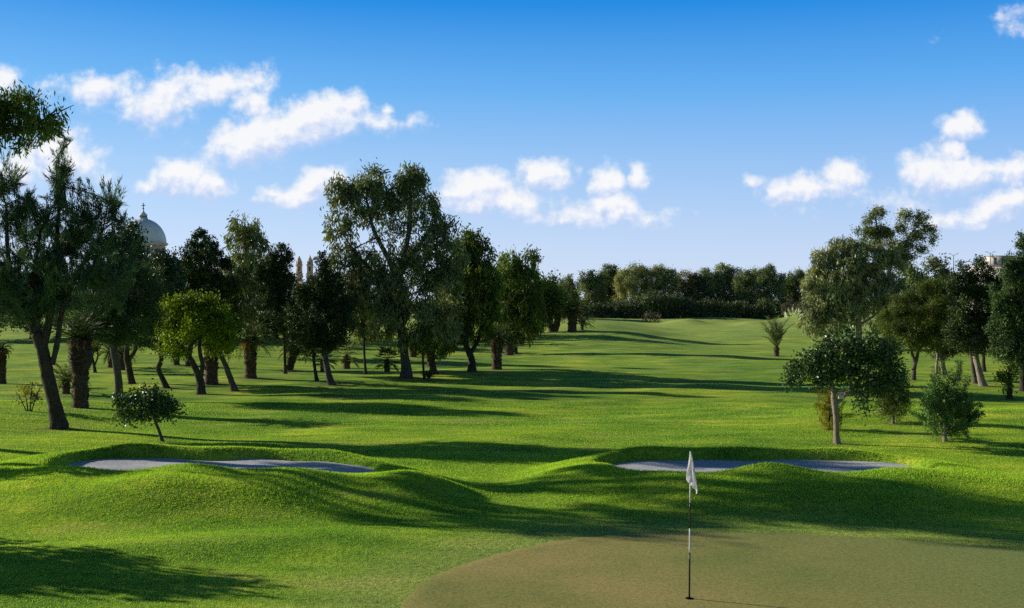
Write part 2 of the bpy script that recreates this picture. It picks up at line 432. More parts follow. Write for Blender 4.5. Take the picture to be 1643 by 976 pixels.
# ------------------------------------------------------------------ foliage
#            axis: outward, up, random | shoot len, spread | leaf len, width | align, tri?, LAI, leaves per shoot
STY = {
 'droop':   (0.35, -0.9, 0.35, 0.70, 0.15, 0.25, 0.070, 0.75, False, 1.7, 26),
 'plume':   (0.60, 0.85, 0.40, 0.85, 0.065, 0.20, 0.026, 0.80, True, 1.45, 80),
 'broad':   (0.6, 0.4, 0.7, 0.35, 0.16, 0.15, 0.085, 0.1, False, 1.9, 30),
 'cypress': (0.55, 0.75, 0.35, 0.50, 0.11, 0.13, 0.060, 0.5, False, 2.2, 44),
 'fir':     (0.85, 0.60, 0.22, 0.85, 0.055, 0.14, 0.036, 0.55, True, 1.9, 80),
 'pine':    (0.6, 0.55, 0.5, 0.45, 0.17, 0.20, 0.026, 0.4, True, 1.9, 60),
 'lobed':   (0.5, 0.1, 0.8, 0.45, 0.26, 0.20, 0.075, 0.2, False, 1.8, 40),
}

def foliage(blobs, style, k=1.0, lai=1.0, seed=0, shell=0.5):
    """blobs: rows of centre xyz, radii xyz, density -> verts, loops, sides, tint, shoot ends"""
    r = np.random.default_rng(seed)
    ao, au, ar, SL, SP, LL, LW, AL, tri, LAI, NL = STY[style]
    kk = k * 1.15 if k < 0.87 else max(1.0, k * 0.8); SLk, SPk = SL * kk, SP * kk; LL, LW = LL * k, LW * k
    area = LL * LW * 0.5
    P, D, Ts = [], [], []
    for b in blobs:
        c = np.array(b[:3]); rad = np.array(b[3:6]); dens = b[6] if len(b) > 6 else 1
        n = 1.75 * LAI * lai * dens * math.pi * rad[0] * rad[2] / (area * 0.55)
        ns = max(3, int(n / NL))
        ng = max(24, ns // 2) if style in ('broad', 'fir') else max(10, ns // 5); g = r.integers(0, ng, ns)      # shoots gather into boughs, with gaps between them
        ug = r.normal(size=(ng, 3)); ug /= np.linalg.norm(ug, axis=1)[:, None]
        u = ug[g] + r.normal(size=(ns, 3)) * min(0.45, 0.85 / math.sqrt(ng) + 0.06); u /= np.linalg.norm(u, axis=1)[:, None]
        rg = shell + (1.04 - shell) * r.uniform(0, 1, ng) ** 0.6
        rr = rg[g] * (1 + 0.09 * r.normal(size=ns))
        tg = r.uniform(0, 1, ng)
        q = c + u * rad * rr[:, None] * 1.03
        out = u / rad; out /= np.linalg.norm(out, axis=1)[:, None]
        d = out * ao + np.array([0, 0, au]) + r.normal(size=(ns, 3)) * ar
        d /= np.linalg.norm(d, axis=1)[:, None]
        P.append(q); D.append(d); Ts.append(np.clip(0.65 * tg[g] + 0.35 * r.uniform(0, 1, ns), 0, 1))
    P, D, Ts = np.concatenate(P), np.concatenate(D), np.concatenate(Ts)
    ns = len(P); n = ns * NL
    SLs = np.minimum(SLk, 0.8 * min(b[5] for b in blobs) + 0.15) if False else SLk
    i = np.repeat(np.arange(ns), NL); t = r.uniform(0, 1, n)
    ln = r.uniform(0.6, 1.3, ns)[i] * SLs
    pos = P[i] + D[i] * ((t - 0.6) * ln)[:, None]
    pos += r.normal(size=(n, 3)) * (SPk * (1.15 - 0.75 * t))[:, None]
    ax = D[i] * AL + r.normal(size=(n, 3)) * (1 - AL) * 0.9
    ax /= np.linalg.norm(ax, axis=1)[:, None] + 1e-9
    sd = np.cross(ax, r.normal(size=(n, 3))); sd /= np.linalg.norm(sd, axis=1)[:, None] + 1e-9
    s = r.uniform(0.65, 1.3, n)
    a, w = ax * (LL * s)[:, None], sd * (LW * s * 0.5)[:, None]
    tint = np.clip(0.85 * Ts[i] ** 1.6 + r.uniform(0, 0.35, n), 0, 1)
    if tri: V = np.stack([pos - w, pos + w, pos + a], 1); side = 3
    else: V = np.stack([pos, pos + a * 0.5 - w, pos + a, pos + a * 0.5 + w], 1); side = 4
    return V.reshape(-1, 3), side, tint, P, D

COUNT = [0]; FEET = []
def px2w(px, py, Y): return np.array([(px - CX) / F * Y, Y, CAM_H - (py - HY) / F * Y])

def tree(name, label, base, blobs, style, leaf, bark='bark', trunks=None, k=None, lai=1.0, group=None, cat='tree',
         shell=0.5, depth=0.85, twigs=10, seed=None, at=None, dofs=0.0):
    """base = pixel of the foot; blobs = (px, py, rx, ry[, density[, depth offset m]]); trunks = lists of (px, py, r px[, depth offset m])"""
    COUNT[0] += 1; seed = seed if seed is not None else COUNT[0] * 13
    r = np.random.default_rng(seed + 5)
    x0, Y, z0 = ground(*base) if at is None else at
    o = np.array([x0, Y, z0]); s = Y / F
    FEET.append((x0, Y, trunks[0][0][2] * s if trunks else 0.1))
    root = empty(name, tuple(o), label, cat, group)
    k = k if k is not None else float(np.clip(Y / 60, 0.8, 3.2))
    B = []
    for b in blobs:
        off = b[5] if len(b) > 5 else r.uniform(-0.35, 0.35) * b[2] * s
        c = px2w(b[0], b[1], Y + off) - o
        B.append((c[0], c[1], c[2], b[2] * s, max(b[2], b[3] * 0.8) * s * depth, b[3] * s, b[4] if len(b) > 4 else 1))
    V, side, tint, SP_, SD_ = foliage(B, style, k, lai, seed, shell)
    mb = MB()
    tops = []
    for T in (trunks or []):
        P = np.array([np.append(px2w(t[0], t[1], Y + (t[3] if len(t) > 3 else 0)) - o, t[2] * s) for t in T])
        if T is (trunks or [None])[0] or abs(T[0][1] - base[1]) < 3:
            P[0][2] = min(P[0][2], 0) - 0.05 
        Q = smooth_path(P, 5); rad = np.maximum(Q[:, 3], 0.012)
        if abs(T[0][1] - base[1]) < 6:
            hh = Q[:, 2] - Q[0, 2]; rad = rad * (1 + 0.45 * np.exp(-hh / (0.10 + 1.2 * rad[0])))
        mb.tube(Q[:, :3], rad, 10, rough=0.05, ridge=0.04)
        tops.append((Q[-1, :3], rad[-1])); 
        if len(Q) > 8: tops.append((Q[int(len(Q) * 0.7), :3], rad[int(len(Q) * 0.7)] * 0.7))
    if tops:
        for b in B:
            c = np.array(b[:3]); best = min(tops, key=lambda t: np.linalg.norm(t[0] - c) + (2 if t[0][2] > c[2] + 0.3 else 0))
            p0, r0 = best; L = np.linalg.norm(c - p0)
            if L < 0.15: continue
            mid = (p0 + c) / 2 + r.normal(size=3) * L * 0.10 + np.array([0, 0, L * 0.06])
            Q = smooth_path(np.array([p0, mid, c]), 4)
            r1 = max(0.012, min(r0 * 0.65, 0.02 + 0.016 * L))
            mb.tube(Q, np.linspace(r1, r1 * 0.45, len(Q)), 6, rough=0.05)
            rad = np.array(b[3:6])
            near = np.where(np.all(np.abs(SP_ - c) < rad * 1.05, axis=1))[0]
            for j in r.permutation(near)[:twigs]:
                e = SP_[j]; st = Q[r.integers(len(Q) // 2, len(Q))]
                m_ = (st + e) / 2 + r.normal(size=3) * 0.08
                mb.tube(np.array([st, m_, e]), np.array([r1 * 0.4, r1 * 0.3, max(0.006, r1 * 0.12)]), 4, cap=False)
        mb.build('trunk', M[bark], root, smooth=True)
    mesh_np('crown', V, np.arange(len(V)), side, M[leaf], root, tint=tint)
    COUNT.append(len(V) // side)
    return root

# ------------------------------------------------------------------ palms
def frond_pts(base, az, el, L, sag, n=9):
    P = [np.array(base, float)]; e = el
    for i in range(n):
        P.append(P[-1] + (L / n) * np.array([math.cos(az) * math.cos(e), math.sin(az) * math.cos(e), math.sin(e)]))
        e -= sag / n * (0.5 + 1.2 * i / n)
    return np.array(P)

def palm(name, label, base, top_py, r_px, crown_px, kind='feather', nf=42, trunk_mat='bark_palm', leaf='palm', bulge=1.0, group=None,
         top_px=None, el_rng=(-0.5, 1.45), sag=1.3, skirt=True, seed=1, cat='palm tree', lw=1.0, jit=0.0):
    r = np.random.default_rng(seed * 31 + 7)
    x0, Y, z0 = ground(*base); o = np.array([x0, Y, z0]); s = Y / F
    FEET.append((x0, Y, r_px * s))
    root = empty(name, tuple(o), label, cat, group)
    tp = px2w(top_px if top_px is not None else base[0], top_py, Y) - o
    R0 = r_px * s; Ht = tp[2]
    # trunk built of overlapping leaf bases
    nr = max(6, int(Ht / max(0.07, R0 * 0.28))); mb = MB(); V = []; na = 14
    for i in range(nr * 2 + 1):
        t = i / (nr * 2); z = t * Ht - (0.05 if i == 0 else 0)
        prof = 1 + (bulge - 1) * float(sstep(0.50, 0.68, t)) - 0.25 * float(sstep(0.93, 1.0, t)) + 0.18 * math.exp(-t * 14)
        for j in range(na):
            a = 2 * math.pi * (j + 0.5 * ((i // 2) % 2)) / na
            q = R0 * prof * (1 + (0.10 if i % 2 == 0 else -0.10) * (1.4 if t > .5 else 0.8) + 0.05 * r.normal() * (1.6 if bulge > 1 and t > .5 else 1))
            V.append((tp[0] * t + q * math.cos(a), tp[1] * t + q * math.sin(a), z + 0.02 * r.normal() * R0))
    Fc = [(i * na + j, i * na + (j + 1) % na, (i + 1) * na + (j + 1) % na, (i + 1) * na + j) for i in range(nr * 2) for j in range(na)] + [tuple(range(nr * 2 * na, nr * 2 * na + na))]
    mb.add(V, Fc)
    for _ in range(int(nr * 5)):     # stubs of cut fronds
        t = r.uniform(0.12 if bulge > 1.1 else 0.3, 0.97); a = r.uniform(0, 2 * math.pi)
        prof = 1 + (bulge - 1) * float(sstep(0.50, 0.68, t))
        c = np.array([tp[0] * t + R0 * prof * 0.92 * math.cos(a), tp[1] * t + R0 * prof * 0.92 * math.sin(a), Ht * t])
        d = np.array([math.cos(a) * 0.6, math.sin(a) * 0.6, 0.9]) * R0 * 0.42
        mb.tube(np.array([c, c + d * 0.6, c + d]), np.array([R0 * .11, R0 * .09, R0 * .05]), 4)
    mb.build('trunk', M[trunk_mat], root)
    Vc, Tn = [], []; stem = MB()
    Lf = crown_px * s
    def blade(p, a, w, tint):
        sd = np.cross(a, r.normal(size=3)); sd /= np.linalg.norm(sd) + 1e-9
        Vc.append((p - sd * w, p + sd * w, p + a)); Tn.append(tint)
    for f in range(nf):
        u = f / nf; az = f * 2.399 + r.normal() * 0.1
        el = el_rng[0] + (el_rng[1] - el_rng[0]) * u ** 0.8 + r.normal() * (0.08 + jit)
        if kind == 'feather':
            L = Lf * r.uniform(0.9 - 2.2 * jit, 1.15)
            P = frond_pts(tp + np.array([math.cos(az), math.sin(az), 0]) * R0 * 0.35, az, el, L, sag * r.uniform(0.7, 1.2))
            stem.tube(P, np.linspace(0.022, 0.006, len(P)) * max(1, L / 1.6) * lw, 4, cap=False)
            tn = r.uniform(0, 0.5)
            m_ = 30
            for q in range(3, m_):
                t = q / m_ * (len(P) - 1); i = min(int(t), len(P) - 2); p = P[i] + (P[i + 1] - P[i]) * (t - i)
                d = P[i + 1] - P[i]; d /= np.linalg.norm(d)
                side = np.cross(d, [0, 0, 1]); side /= np.linalg.norm(side) + 1e-9
                up = np.cross(side, d)
                ll = L * 0.27 * math.sin(math.pi * (0.12 + 0.83 * q / m_)) ** 0.7
                for sg in (-1, 1):
                    a = side * sg * 0.8 + d * 0.6 + up * r.uniform(0.0, 0.45) + np.array([0, 0, -0.12])
                    blade(p, a / np.linalg.norm(a) * ll * r.uniform(.85, 1.1), 0.011 * lw * max(1, Y / 60), np.clip(tn + r.uniform(0, 0.45), 0, 1))
        else:
            L = Lf * r.uniform(0.5, 0.7); P = frond_pts(tp, az, el, L, 0.5, 5)
            stem.tube(P, np.linspace(0.012, 0.007, len(P)) * lw, 4, cap=False)
            tn = r.uniform(0, 0.5); d = P[-1] - P[-2]; d /= np.linalg.norm(d)
            side = np.cross(d, [0, 0, 1]); side /= np.linalg.norm(side) + 1e-9; up = np.cross(side, d)
            for q in range(22):
                an = (q / 21 - 0.5) * 3.6
                a = d * math.cos(an) + side * math.sin(an) + up * 0.15 + np.array([0, 0, -0.18])
                blade(P[-1], a * Lf * 0.48 * r.uniform(.8, 1.1), 0.017 * lw * max(1, Y / 60), np.clip(tn + r.uniform(0, 0.5), 0, 1))
    Va = np.array(Vc).reshape(-1, 3)
    cr = mesh_np('crown', Va, np.arange(len(Va)), 3, M[leaf], root, tint=Tn)
    stem.build('frond_stems', M['palm_light'], cr)
    if skirt:
        Vc.clear(); Tn.clear()
        for f in range(16):
            az = r.uniform(0, 2 * math.pi); P = frond_pts(tp + np.array([math.cos(az), math.sin(az), -0.2]) * R0 * .8, az, r.uniform(-0.9, 0.1), Lf * 0.45 * r.uniform(.5, 1), 1.6, 6)
            for q in range(1, 7):
                for _ in range(3):
                    a = (P[q] - P[q - 1]) * 1.3 + r.normal(size=3) * Lf * 0.06
                    blade(P[q - 1], a, 0.016, r.uniform(0, 1))
        Va = np.array(Vc).reshape(-1, 3)
        mesh_np('dry_fronds', Va, np.arange(len(Va)), 3, M['dead'], root, tint=Tn)
    return root

# ================================================================== THE TREES
# --- left side, near
tree('feathery_tree', 'tallest dark feathery tree on the left with a leaning forked trunk', (95, 688),
     [(100, 258, 10, 24, 1.7), (97, 298, 19, 30, 1.3), (75, 335, 28, 28), (125, 335, 24, 26), (12, 290, 26, 34, .9), (30, 322, 26, 28), (-20, 330, 30, 40), (178, 316, 13, 26, 1.4), (165, 350, 24, 26), (196, 352, 12, 16, .8),
      (146, 310, 8, 20, .7), (60, 385, 60, 44), (130, 390, 55, 44), (0, 400, 50, 50), (175, 410, 42, 40), (60, 450, 60, 42), (120, 455, 60, 40), (10, 470, 60, 36), (-50, 440, 45, 45), (175, 460, 40, 34), (70, 495, 40, 24), (20, 350, 8, 14)],
     'plume', 'needle_teal', 'bark', [[(95, 688, 12), (88, 650, 10.5), (76, 600, 10.5), (68, 560, 10), (58, 535, 9)],
      [(68, 560, 7), (78, 520, 6), (84, 470, 5), (90, 400, 4), (96, 310, 2)], [(58, 535, 6.5), (35, 490, 5.5), (15, 430, 4), (10, 330, 2)],
      [(84, 585, 5), (92, 550, 4.5), (100, 500, 4), (125, 440, 3.4), (165, 370, 2)], [(58, 535, 6), (60, 490, 5), (55, 440, 4), (65, 370, 2.4)]],
     lai=1.0, twigs=16, k=0.95)
tree('overhanging_tree', 'fine leaved branch hanging into view at the upper left edge', (0, 0),
     [(20, 185, 50, 30), (70, 190, 28, 22), (85, 215, 18, 14, .8), (10, 215, 40, 22), (45, 235, 16, 10, .5), (-40, 190, 50, 45), (-100, 170, 60, 55), (-180, 190, 80, 70), (30, 165, 30, 14), (92, 182, 12, 10, .7), (-280, 150, 110, 100)],
     'droop', 'pepper', 'bark', [[(-520, 1027, 26, 0), (-500, 800, 22), (-450, 500, 18), (-330, 320, 13), (-140, 240, 8), (0, 212, 5), (70, 205, 2)]],
     k=0.31, at=(-(520 + CX) / F * 14, 14.0, 0.0), lai=0.8, twigs=14)
tree('tall_roadside_tree', 'tall tree beyond the left edge shading the bunkers', (0, 0),
     [(-230, 130, 130, 80), (-330, 100, 100, 80), (-270, 30, 110, 70), (-200, 40, 80, 60), (-300, 190, 90, 50), (-262, 270, 75, 45), (-285, 350, 60, 40), (-240, 400, 60, 40)],
     'droop', 'euc', 'bark', [[(-262, 724, 15), (-262, 600, 13), (-270, 400, 11), (-270, 200, 8)]], at=(-(262 + CX) / F * 31.5, 33.4, 0.0), k=1.2, lai=0.6, twigs=4)
tree('tall_roadside_tree', 'second tall tree beyond the left edge closer to the green', (0, 0),
     [(-290, 310, 110, 60), (-370, 340, 90, 55), (-240, 330, 80, 50)],
     'droop', 'pepper', 'bark', [[(-310, 745, 14), (-305, 600, 12), (-300, 450, 10), (-300, 330, 8)]], at=(-(310 + CX) / F * 29.0, 29.0, 0.0), k=1.2, lai=0.45, twigs=4)
tree('low_broad_tree', 'low rounded tree standing beyond the left edge beside the putting green', (0, 0),
     [(-560, 640, 100, 70), (-460, 600, 100, 80), (-360, 640, 90, 60), (-460, 700, 100, 55)],
     'broad', 'dark', 'bark', [[(-430, 832, 12), (-425, 760, 10), (-430, 690, 8)]], at=(-(430 + CX) / F * 21.3, 20.3, 0.0), k=1.3, lai=0.55)
tree('low_broad_tree', 'second low tree beyond the left edge behind the first one', (0, 0),
     [(-330, 600, 60, 35), (-280, 575, 50, 30), (-300, 545, 40, 25), (-380, 620, 50, 30)],
     'droop', 'pepper', 'bark', [[(-300, 760, 7), (-298, 710, 6), (-300, 660, 5)]], at=(-(300 + CX) / F * 27.5, 27.5, 0.0), k=1.1, lai=0.7)
tree('pine_tree', 'dark pine with a slim straight trunk right of the thick palm', (191, 642),
     [(190, 470, 60, 50), (150, 495, 50, 36), (212, 515, 44, 36), (175, 530, 42, 22), (225, 470, 34, 34)], 'pine', 'needle', 'bark_grey',
     [[(191, 642, 6.5), (190, 610, 6), (185, 575, 6.5), (180, 545, 6)], [(183, 560, 4), (200, 530, 3), (215, 490, 2.4)], [(183, 560, 4), (165, 520, 3.4), (155, 490, 2.2)]])
tree('broadleaf_tree', 'dense dark tree with forked trunk just below the church dome', (212, 616),
     [(206, 388, 18, 22), (226, 428, 26, 24), (205, 400, 30, 40), (228, 455, 44, 38), (205, 470, 40, 40), (215, 510, 46, 34), (245, 440, 20, 20)], 'broad', 'dark', 'bark',
     [[(212, 616, 5), (207, 590, 5), (203, 572, 4.5), (206, 545, 3.5)], [(205, 580, 3.5), (217, 562, 3), (220, 540, 2.5)]])
tree('broadleaf_tree', 'dark tree on a thin snaking trunk left of the lime green tree', (268, 623),
     [(262, 425, 28, 24), (270, 460, 34, 32), (255, 500, 36, 30), (240, 535, 34, 26), (275, 540, 26, 20)], 'broad', 'dark', 'bark',
     [[(268, 623, 4.5), (259, 604, 4), (254, 592, 4), (259, 575, 4), (254, 556, 3.5), (257, 535, 3)]])
tree('lime_tree', 'lime green tree with sunlit yellow leaves and crooked leaning trunk', (323, 633),
     [(275, 497, 22, 19), (300, 488, 24, 15), (330, 490, 24, 16), (352, 503, 20, 16), (310, 520, 45, 26), (350, 530, 28, 24), (275, 530, 22, 20), (265, 555, 14, 12, .8), (288, 560, 22, 14, .7), (362, 552, 14, 16, .8)],
     'broad', 'lime', 'bark', [[(323, 633, 6.5), (322, 615, 6), (317, 600, 5.5), (308, 580, 4.8), (298, 565, 4.2), (285, 545, 3)], [(322, 605, 4), (325, 585, 3.6), (320, 560, 3), (322, 530, 2.4)], [(300, 567, 2.6), (315, 545, 2.2), (345, 520, 1.5)]],
     lai=0.9, k=0.8)
tree('leaning_tree', 'dark green tree whose bare trunk leans left beside the lime green tree', (377, 628),
     [(350, 548, 28, 24), (368, 530, 20, 20), (340, 530, 24, 20)], 'broad', 'pepper', 'bark_grey', [[(377, 628, 5.2), (370, 608, 4.6), (360, 582, 4.2), (351, 562, 4), (346, 540, 3)]])
tree('small_shade_tree', 'smallest round topped tree on the near left with large glossy leaves', (262, 709),
     [(235, 638, 30, 14), (262, 645, 22, 16), (205, 645, 18, 11), (225, 657, 34, 13), (255, 662, 26, 11), (203, 662, 15, 9, .7), (272, 663, 13, 9), (217, 673, 12, 7, .5)],
     'broad', 'glossy', 'bark_grey', [[(262, 709, 2.8), (258, 700, 2.4), (254, 688, 2.4), (249, 676, 2.2), (244, 655, 1.8)], [(250, 679, 1.4), (262, 672, 1.2), (268, 660, .8)], [(247, 668, 1.3), (225, 664, 1), (208, 655, .7)]], k=0.72, lai=0.85, twigs=8)
tree('bare_sapling', 'thin nearly leafless shrub of upright twigs near the left edge', (47, 660),
     [(47, 622, 20, 12, .25), (38, 632, 14, 12, .22), (60, 632, 13, 12, .22)], 'broad', 'tan', 'bark_grey',
     [[(45, 660, 1.1), (42, 640, .8), (36, 620, .5)], [(48, 660, 1.1), (50, 635, .8), (52, 612, .5)], [(50, 660, 1), (57, 640, .7), (64, 622, .5)], [(43, 660, .9), (33, 640, .6), (25, 628, .4)]], k=0.7, twigs=26, cat='shrub')
palm('date_palm', 'thick trunked palm with bulging shaggy head beside the leaning feathery tree', (129, 655), 545, 11.5, 50, bulge=1.5, seed=1, nf=46, el_rng=(0.1, 1.5))
palm('date_palm', 'bushy young palm half hidden behind the thick trunked palm', (106, 632), 612, 6, 44, seed=2, nf=30, el_rng=(-0.2, 1.4), skirt=False, leaf='palm_light')
palm('date_palm', 'palm trunk cut by the left edge with a small crown', (1, 616), 560, 8, 18, seed=3, nf=24)
palm('date_palm', 'stout ragged palm trunk directly behind the lime green tree', (339, 617), 548, 10, 40, seed=4, nf=34)
palm('date_palm', 'straight thick palm with dark crown between lime tree and broad cypress', (402, 607), 548, 9, 42, seed=5, nf=44)
palm('date_palm', 'leaning short palm trunk left of the broad dark cypress', (464, 594), 560, 6, 30, seed=6, nf=30, top_px=474)
palm('date_palm', 'distant palm stump left of the slim pine trunk', (178, 590), 565, 5, 26, seed=7, nf=26, skirt=False)
palm('date_palm', 'distant palm stump right behind the slim pine trunk', (196, 594), 568, 4.5, 26, seed=8, nf=26, skirt=False)
palm('date_palm', 'short far palm stump left of the lime green tree', (283, 586), 566, 5, 24, seed=9, nf=26, skirt=False)
tree('slim_tree', 'thin forked tree seen between the thick palm and the slim pine', (151, 598),
     [(150, 545, 22, 22), (140, 530, 20, 18)], 'broad', 'dark', 'bark', [[(153, 598, 2.5), (150, 582, 2), (146, 565, 1.6)], [(151, 588, 1.6), (157, 572, 1.3), (155, 555, 1)]], lai=.7)
# --- middle left
tree('cypress_tree', 'dark knobbly conifer rising right of the church dome', (302, 588),
     [(322, 388, 14, 15), (308, 405, 20, 18), (340, 398, 14, 16), (325, 425, 34, 28), (300, 440, 26, 26), (350, 440, 26, 26), (325, 465, 46, 28), (290, 480, 34, 34), (360, 480, 28, 30), (325, 510, 40, 25)], 'cypress', 'cypress', 'bark',
     [[(302, 588, 4), (305, 560, 4), (315, 500, 3.5), (322, 430, 2.5)]])
tree('gum_tree', 'grey green gum tree with rounded sparse top left of the tallest gum', (402, 572),
     [(393, 366, 26, 20, .8), (380, 382, 20, 16, .7), (410, 385, 20, 22, .8), (395, 405, 32, 26), (385, 440, 36, 30), (415, 440, 30, 30), (398, 480, 42, 34), (398, 515, 36, 22)], 'droop', 'euc', 'bark_grey',
     [[(402, 572, 4), (400, 520, 4), (396, 450, 3), (394, 385, 1.6)]])
tree('round_pine', 'dark slender tree on a thin straight trunk left of the broad cypress', (458, 600),
     [(452, 412, 18, 16), (440, 425, 22, 20), (456, 440, 15, 20), (432, 455, 26, 28), (462, 470, 26, 32), (445, 500, 34, 34), (470, 520, 24, 30), (440, 530, 22, 20, .6)], 'cypress', 'cypress', 'bark',
     [[(458, 600, 2.6), (457, 570, 2.4), (455, 520, 2.2), (450, 440, 1.5)]])
tree('cypress_tree', 'broad black cypress with a bare curved trunk left of the tallest gum', (532, 618),
     [(518, 425, 11, 18), (512, 455, 17, 14), (532, 455, 20, 22), (492, 472, 24, 22), (520, 480, 34, 28), (548, 490, 20, 24), (505, 510, 42, 30), (540, 525, 28, 28), (485, 535, 24, 24), (515, 545, 36, 18)], 'cypress', 'cypress', 'bark_grey',
     [[(532, 618, 5.5), (527, 600, 5), (522, 575, 4.8), (519, 545, 4.5), (518, 500, 3.5), (518, 440, 2)]], lai=1.1)
tree('slim_tree', 'slim tree stem standing just left of the broad black cypress', (509, 612),
     [(490, 555, 24, 18), (500, 540, 24, 18)], 'cypress', 'cypress', 'bark', [[(509, 612, 3), (505, 590, 2.6), (502, 560, 2.4)]])
tree('slim_tree', 'single thin pole straight trunk between two small fan palms', (587, 601),
     [(580, 520, 24, 22), (570, 500, 24, 24), (592, 540, 14, 10, .6)], 'droop', 'euc', 'bark', [[(587, 601, 2.3), (585, 575, 2), (583, 540, 1.9), (580, 510, 1.6)]])
tree('gum_tree', 'tallest gum tree with twin rounded tops in the middle of the left trees', (652, 606),
     [(548, 308, 20, 20), (555, 335, 28, 26), (592, 292, 28, 20), (585, 318, 30, 26), (612, 308, 16, 22), (656, 290, 30, 20), (645, 315, 26, 30), (676, 305, 22, 24), (660, 335, 38, 24), (612, 345, 34, 18, .8),
      (540, 365, 18, 24, .7), (565, 375, 20, 20, .4), (610, 380, 24, 18, .35), (655, 375, 28, 18, .45), (690, 355, 20, 22, .9), (705, 380, 22, 24, .8), (722, 375, 16, 20, .8),
      (548, 415, 28, 24), (585, 425, 34, 26), (630, 415, 40, 24), (680, 415, 36, 28), (720, 415, 28, 30), (550, 455, 28, 26), (600, 465, 44, 30), (655, 460, 44, 32), (705, 465, 40, 36), (560, 490, 24, 18, .8),
      (610, 510, 36, 26), (665, 510, 42, 30), (640, 545, 34, 14, .7), (712, 515, 30, 28)],
     'droop', 'euc', 'bark_grey', [[(652, 606, 8.5), (651, 585, 7.5), (647, 555, 7), (642, 510, 6.5), (640, 465, 6), (645, 420, 5)],
      [(640, 465, 5), (625, 420, 4.2), (600, 370, 3.2), (588, 320, 1.8)], [(645, 420, 4.5), (655, 380, 3.8), (658, 340, 3), (658, 305, 1.6)], [(643, 440, 4), (668, 400, 3), (695, 360, 2)], [(642, 490, 4), (610, 450, 3), (565, 400, 2)]], lai=0.95, twigs=12)
tree('slim_tree', 'curved dark trunk leaning left to the right of the tallest gum', (696, 600),
     [(690, 525, 26, 24), (705, 545, 22, 22), (715, 500, 26, 26)], 'droop', 'pepper', 'bark', [[(696, 600, 5.5), (693, 580, 4.6), (686, 562, 4), (682, 545, 3.4), (690, 520, 2.4)]])
tree('slim_tree', 'very thin straight stem just right of the tallest gum trunk', (681, 609),
     [(678, 550, 16, 14, .8), (682, 535, 18, 14)], 'droop', 'pepper', 'bark', [[(681, 609, 2.2), (679, 585, 1.8), (678, 550, 1.5)]])
tree('pepper_tree', 'dark weeping tree with a forked trunk right of the tallest gum', (757, 596),
     [(762, 392, 20, 18), (742, 390, 20, 20), (735, 415, 26, 28), (770, 415, 24, 26), (752, 445, 38, 32), (780, 455, 26, 36), (735, 470, 38, 34), (770, 495, 32, 32), (730, 510, 32, 32), (757, 525, 26, 20, .7), (715, 540, 20, 20, .8), (782, 530, 16, 20, .8)],
     'droop', 'pepper', 'bark', [[(757, 596, 6), (757, 578, 5.4), (751, 562, 4.8), (747, 548, 4), (751, 520, 3.4), (752, 450, 2.5)], [(754, 568, 4), (764, 552, 3.2), (772, 530, 2.6), (775, 490, 2)]])
palm('date_palm', 'thick ragged palm trunk between the forked weeping tree and its neighbour', (797, 593), 545, 7.5, 36, bulge=1.25, seed=11, nf=36)
tree('pepper_tree', 'weeping green tree with two airy tops at the end of the left row', (826, 568),
     [(819, 416, 17, 15, .8), (850, 418, 16, 16, .8), (838, 432, 20, 16, .8), (808, 430, 20, 18), (815, 455, 32, 26), (848, 460, 26, 30), (800, 480, 26, 28), (830, 490, 38, 32), (860, 500, 20, 30), (808, 515, 34, 24), (840, 525, 34, 22)],
     'droop', 'pepper', 'bark', [[(826, 568, 4), (827, 545, 3.8), (830, 500, 3.2), (835, 440, 2)]])
palm('fan_palm', 'small fan palm left of the thin pole straight trunk', (556, 592), 572, 5.5, 26, 'fan', 22, seed=12, leaf='palm_light', skirt=False, lw=1.3)
palm('fan_palm', 'small fan palm right of the thin pole straight trunk', (621, 597), 579, 4.5, 28, 'fan', 24, seed=13, leaf='palm', skirt=False, lw=1.3)
palm('fan_palm', 'small fan palm partly behind the broad black cypress trunk', (519, 597), 577, 5, 26, 'fan', 22, seed=14, leaf='palm_light', skirt=False, lw=1.3)
palm('date_palm', 'small palm with erect fronds and cone shaped trunk at the end of the left row', (817, 570), 555, 6.5, 26, seed=15, nf=24, el_rng=(0.2, 1.4), sag=0.7, skirt=False)
palm('date_palm', 'far thick palm trunk between the thin stems and the weeping tree', (728, 563), 538, 6, 28, seed=16, nf=30)
palm('date_palm', 'smaller palm trunk just right of the far thick palm trunk', (739, 553), 532, 5, 24, seed=17, nf=26)
palm('date_palm', 'squat palm stump left of the tallest gum trunk', (663, 573), 556, 5.5, 24, seed=18, nf=24)
palm('date_palm', 'squat palm stump right of the tallest gum trunk', (691, 588), 570, 5.5, 22, seed=19, nf=24)
palm('date_palm', 'squat palm stump at the foot of the two topped weeping tree', (836, 553), 540, 5, 22, seed=20, nf=24)
palm('spiky_plant', 'small spiky rosette plant at the foot of the thin stem', (688, 611), 606, 2, 13, seed=21, nf=26, el_rng=(0.2, 1.4), sag=0.2, skirt=False, cat='plant')
tree('forked_tree', 'dark far tree with two trunks in a V shape left of the lone palm', (888, 533),
     [(882, 462, 18, 18), (893, 472, 16, 16), (868, 470, 16, 20), (885, 488, 24, 16), (865, 495, 16, 18)], 'lobed', 'pepper', 'bark_palm', [[(887, 533, 4.5), (882, 520, 5), (878, 505, 6)], [(889, 533, 4.5), (894, 518, 5), (896, 503, 5)]], lai=1.1)
palm('date_palm', 'lone pineapple trunked palm at the far end of the left row', (918, 532), 500, 7, 30, bulge=1.1, seed=22, nf=40)
palm('date_palm', 'small low palm just right of the pineapple trunked palm', (934, 530), 520, 2.5, 22, seed=23, nf=22, el_rng=(0, 1.3), skirt=False)

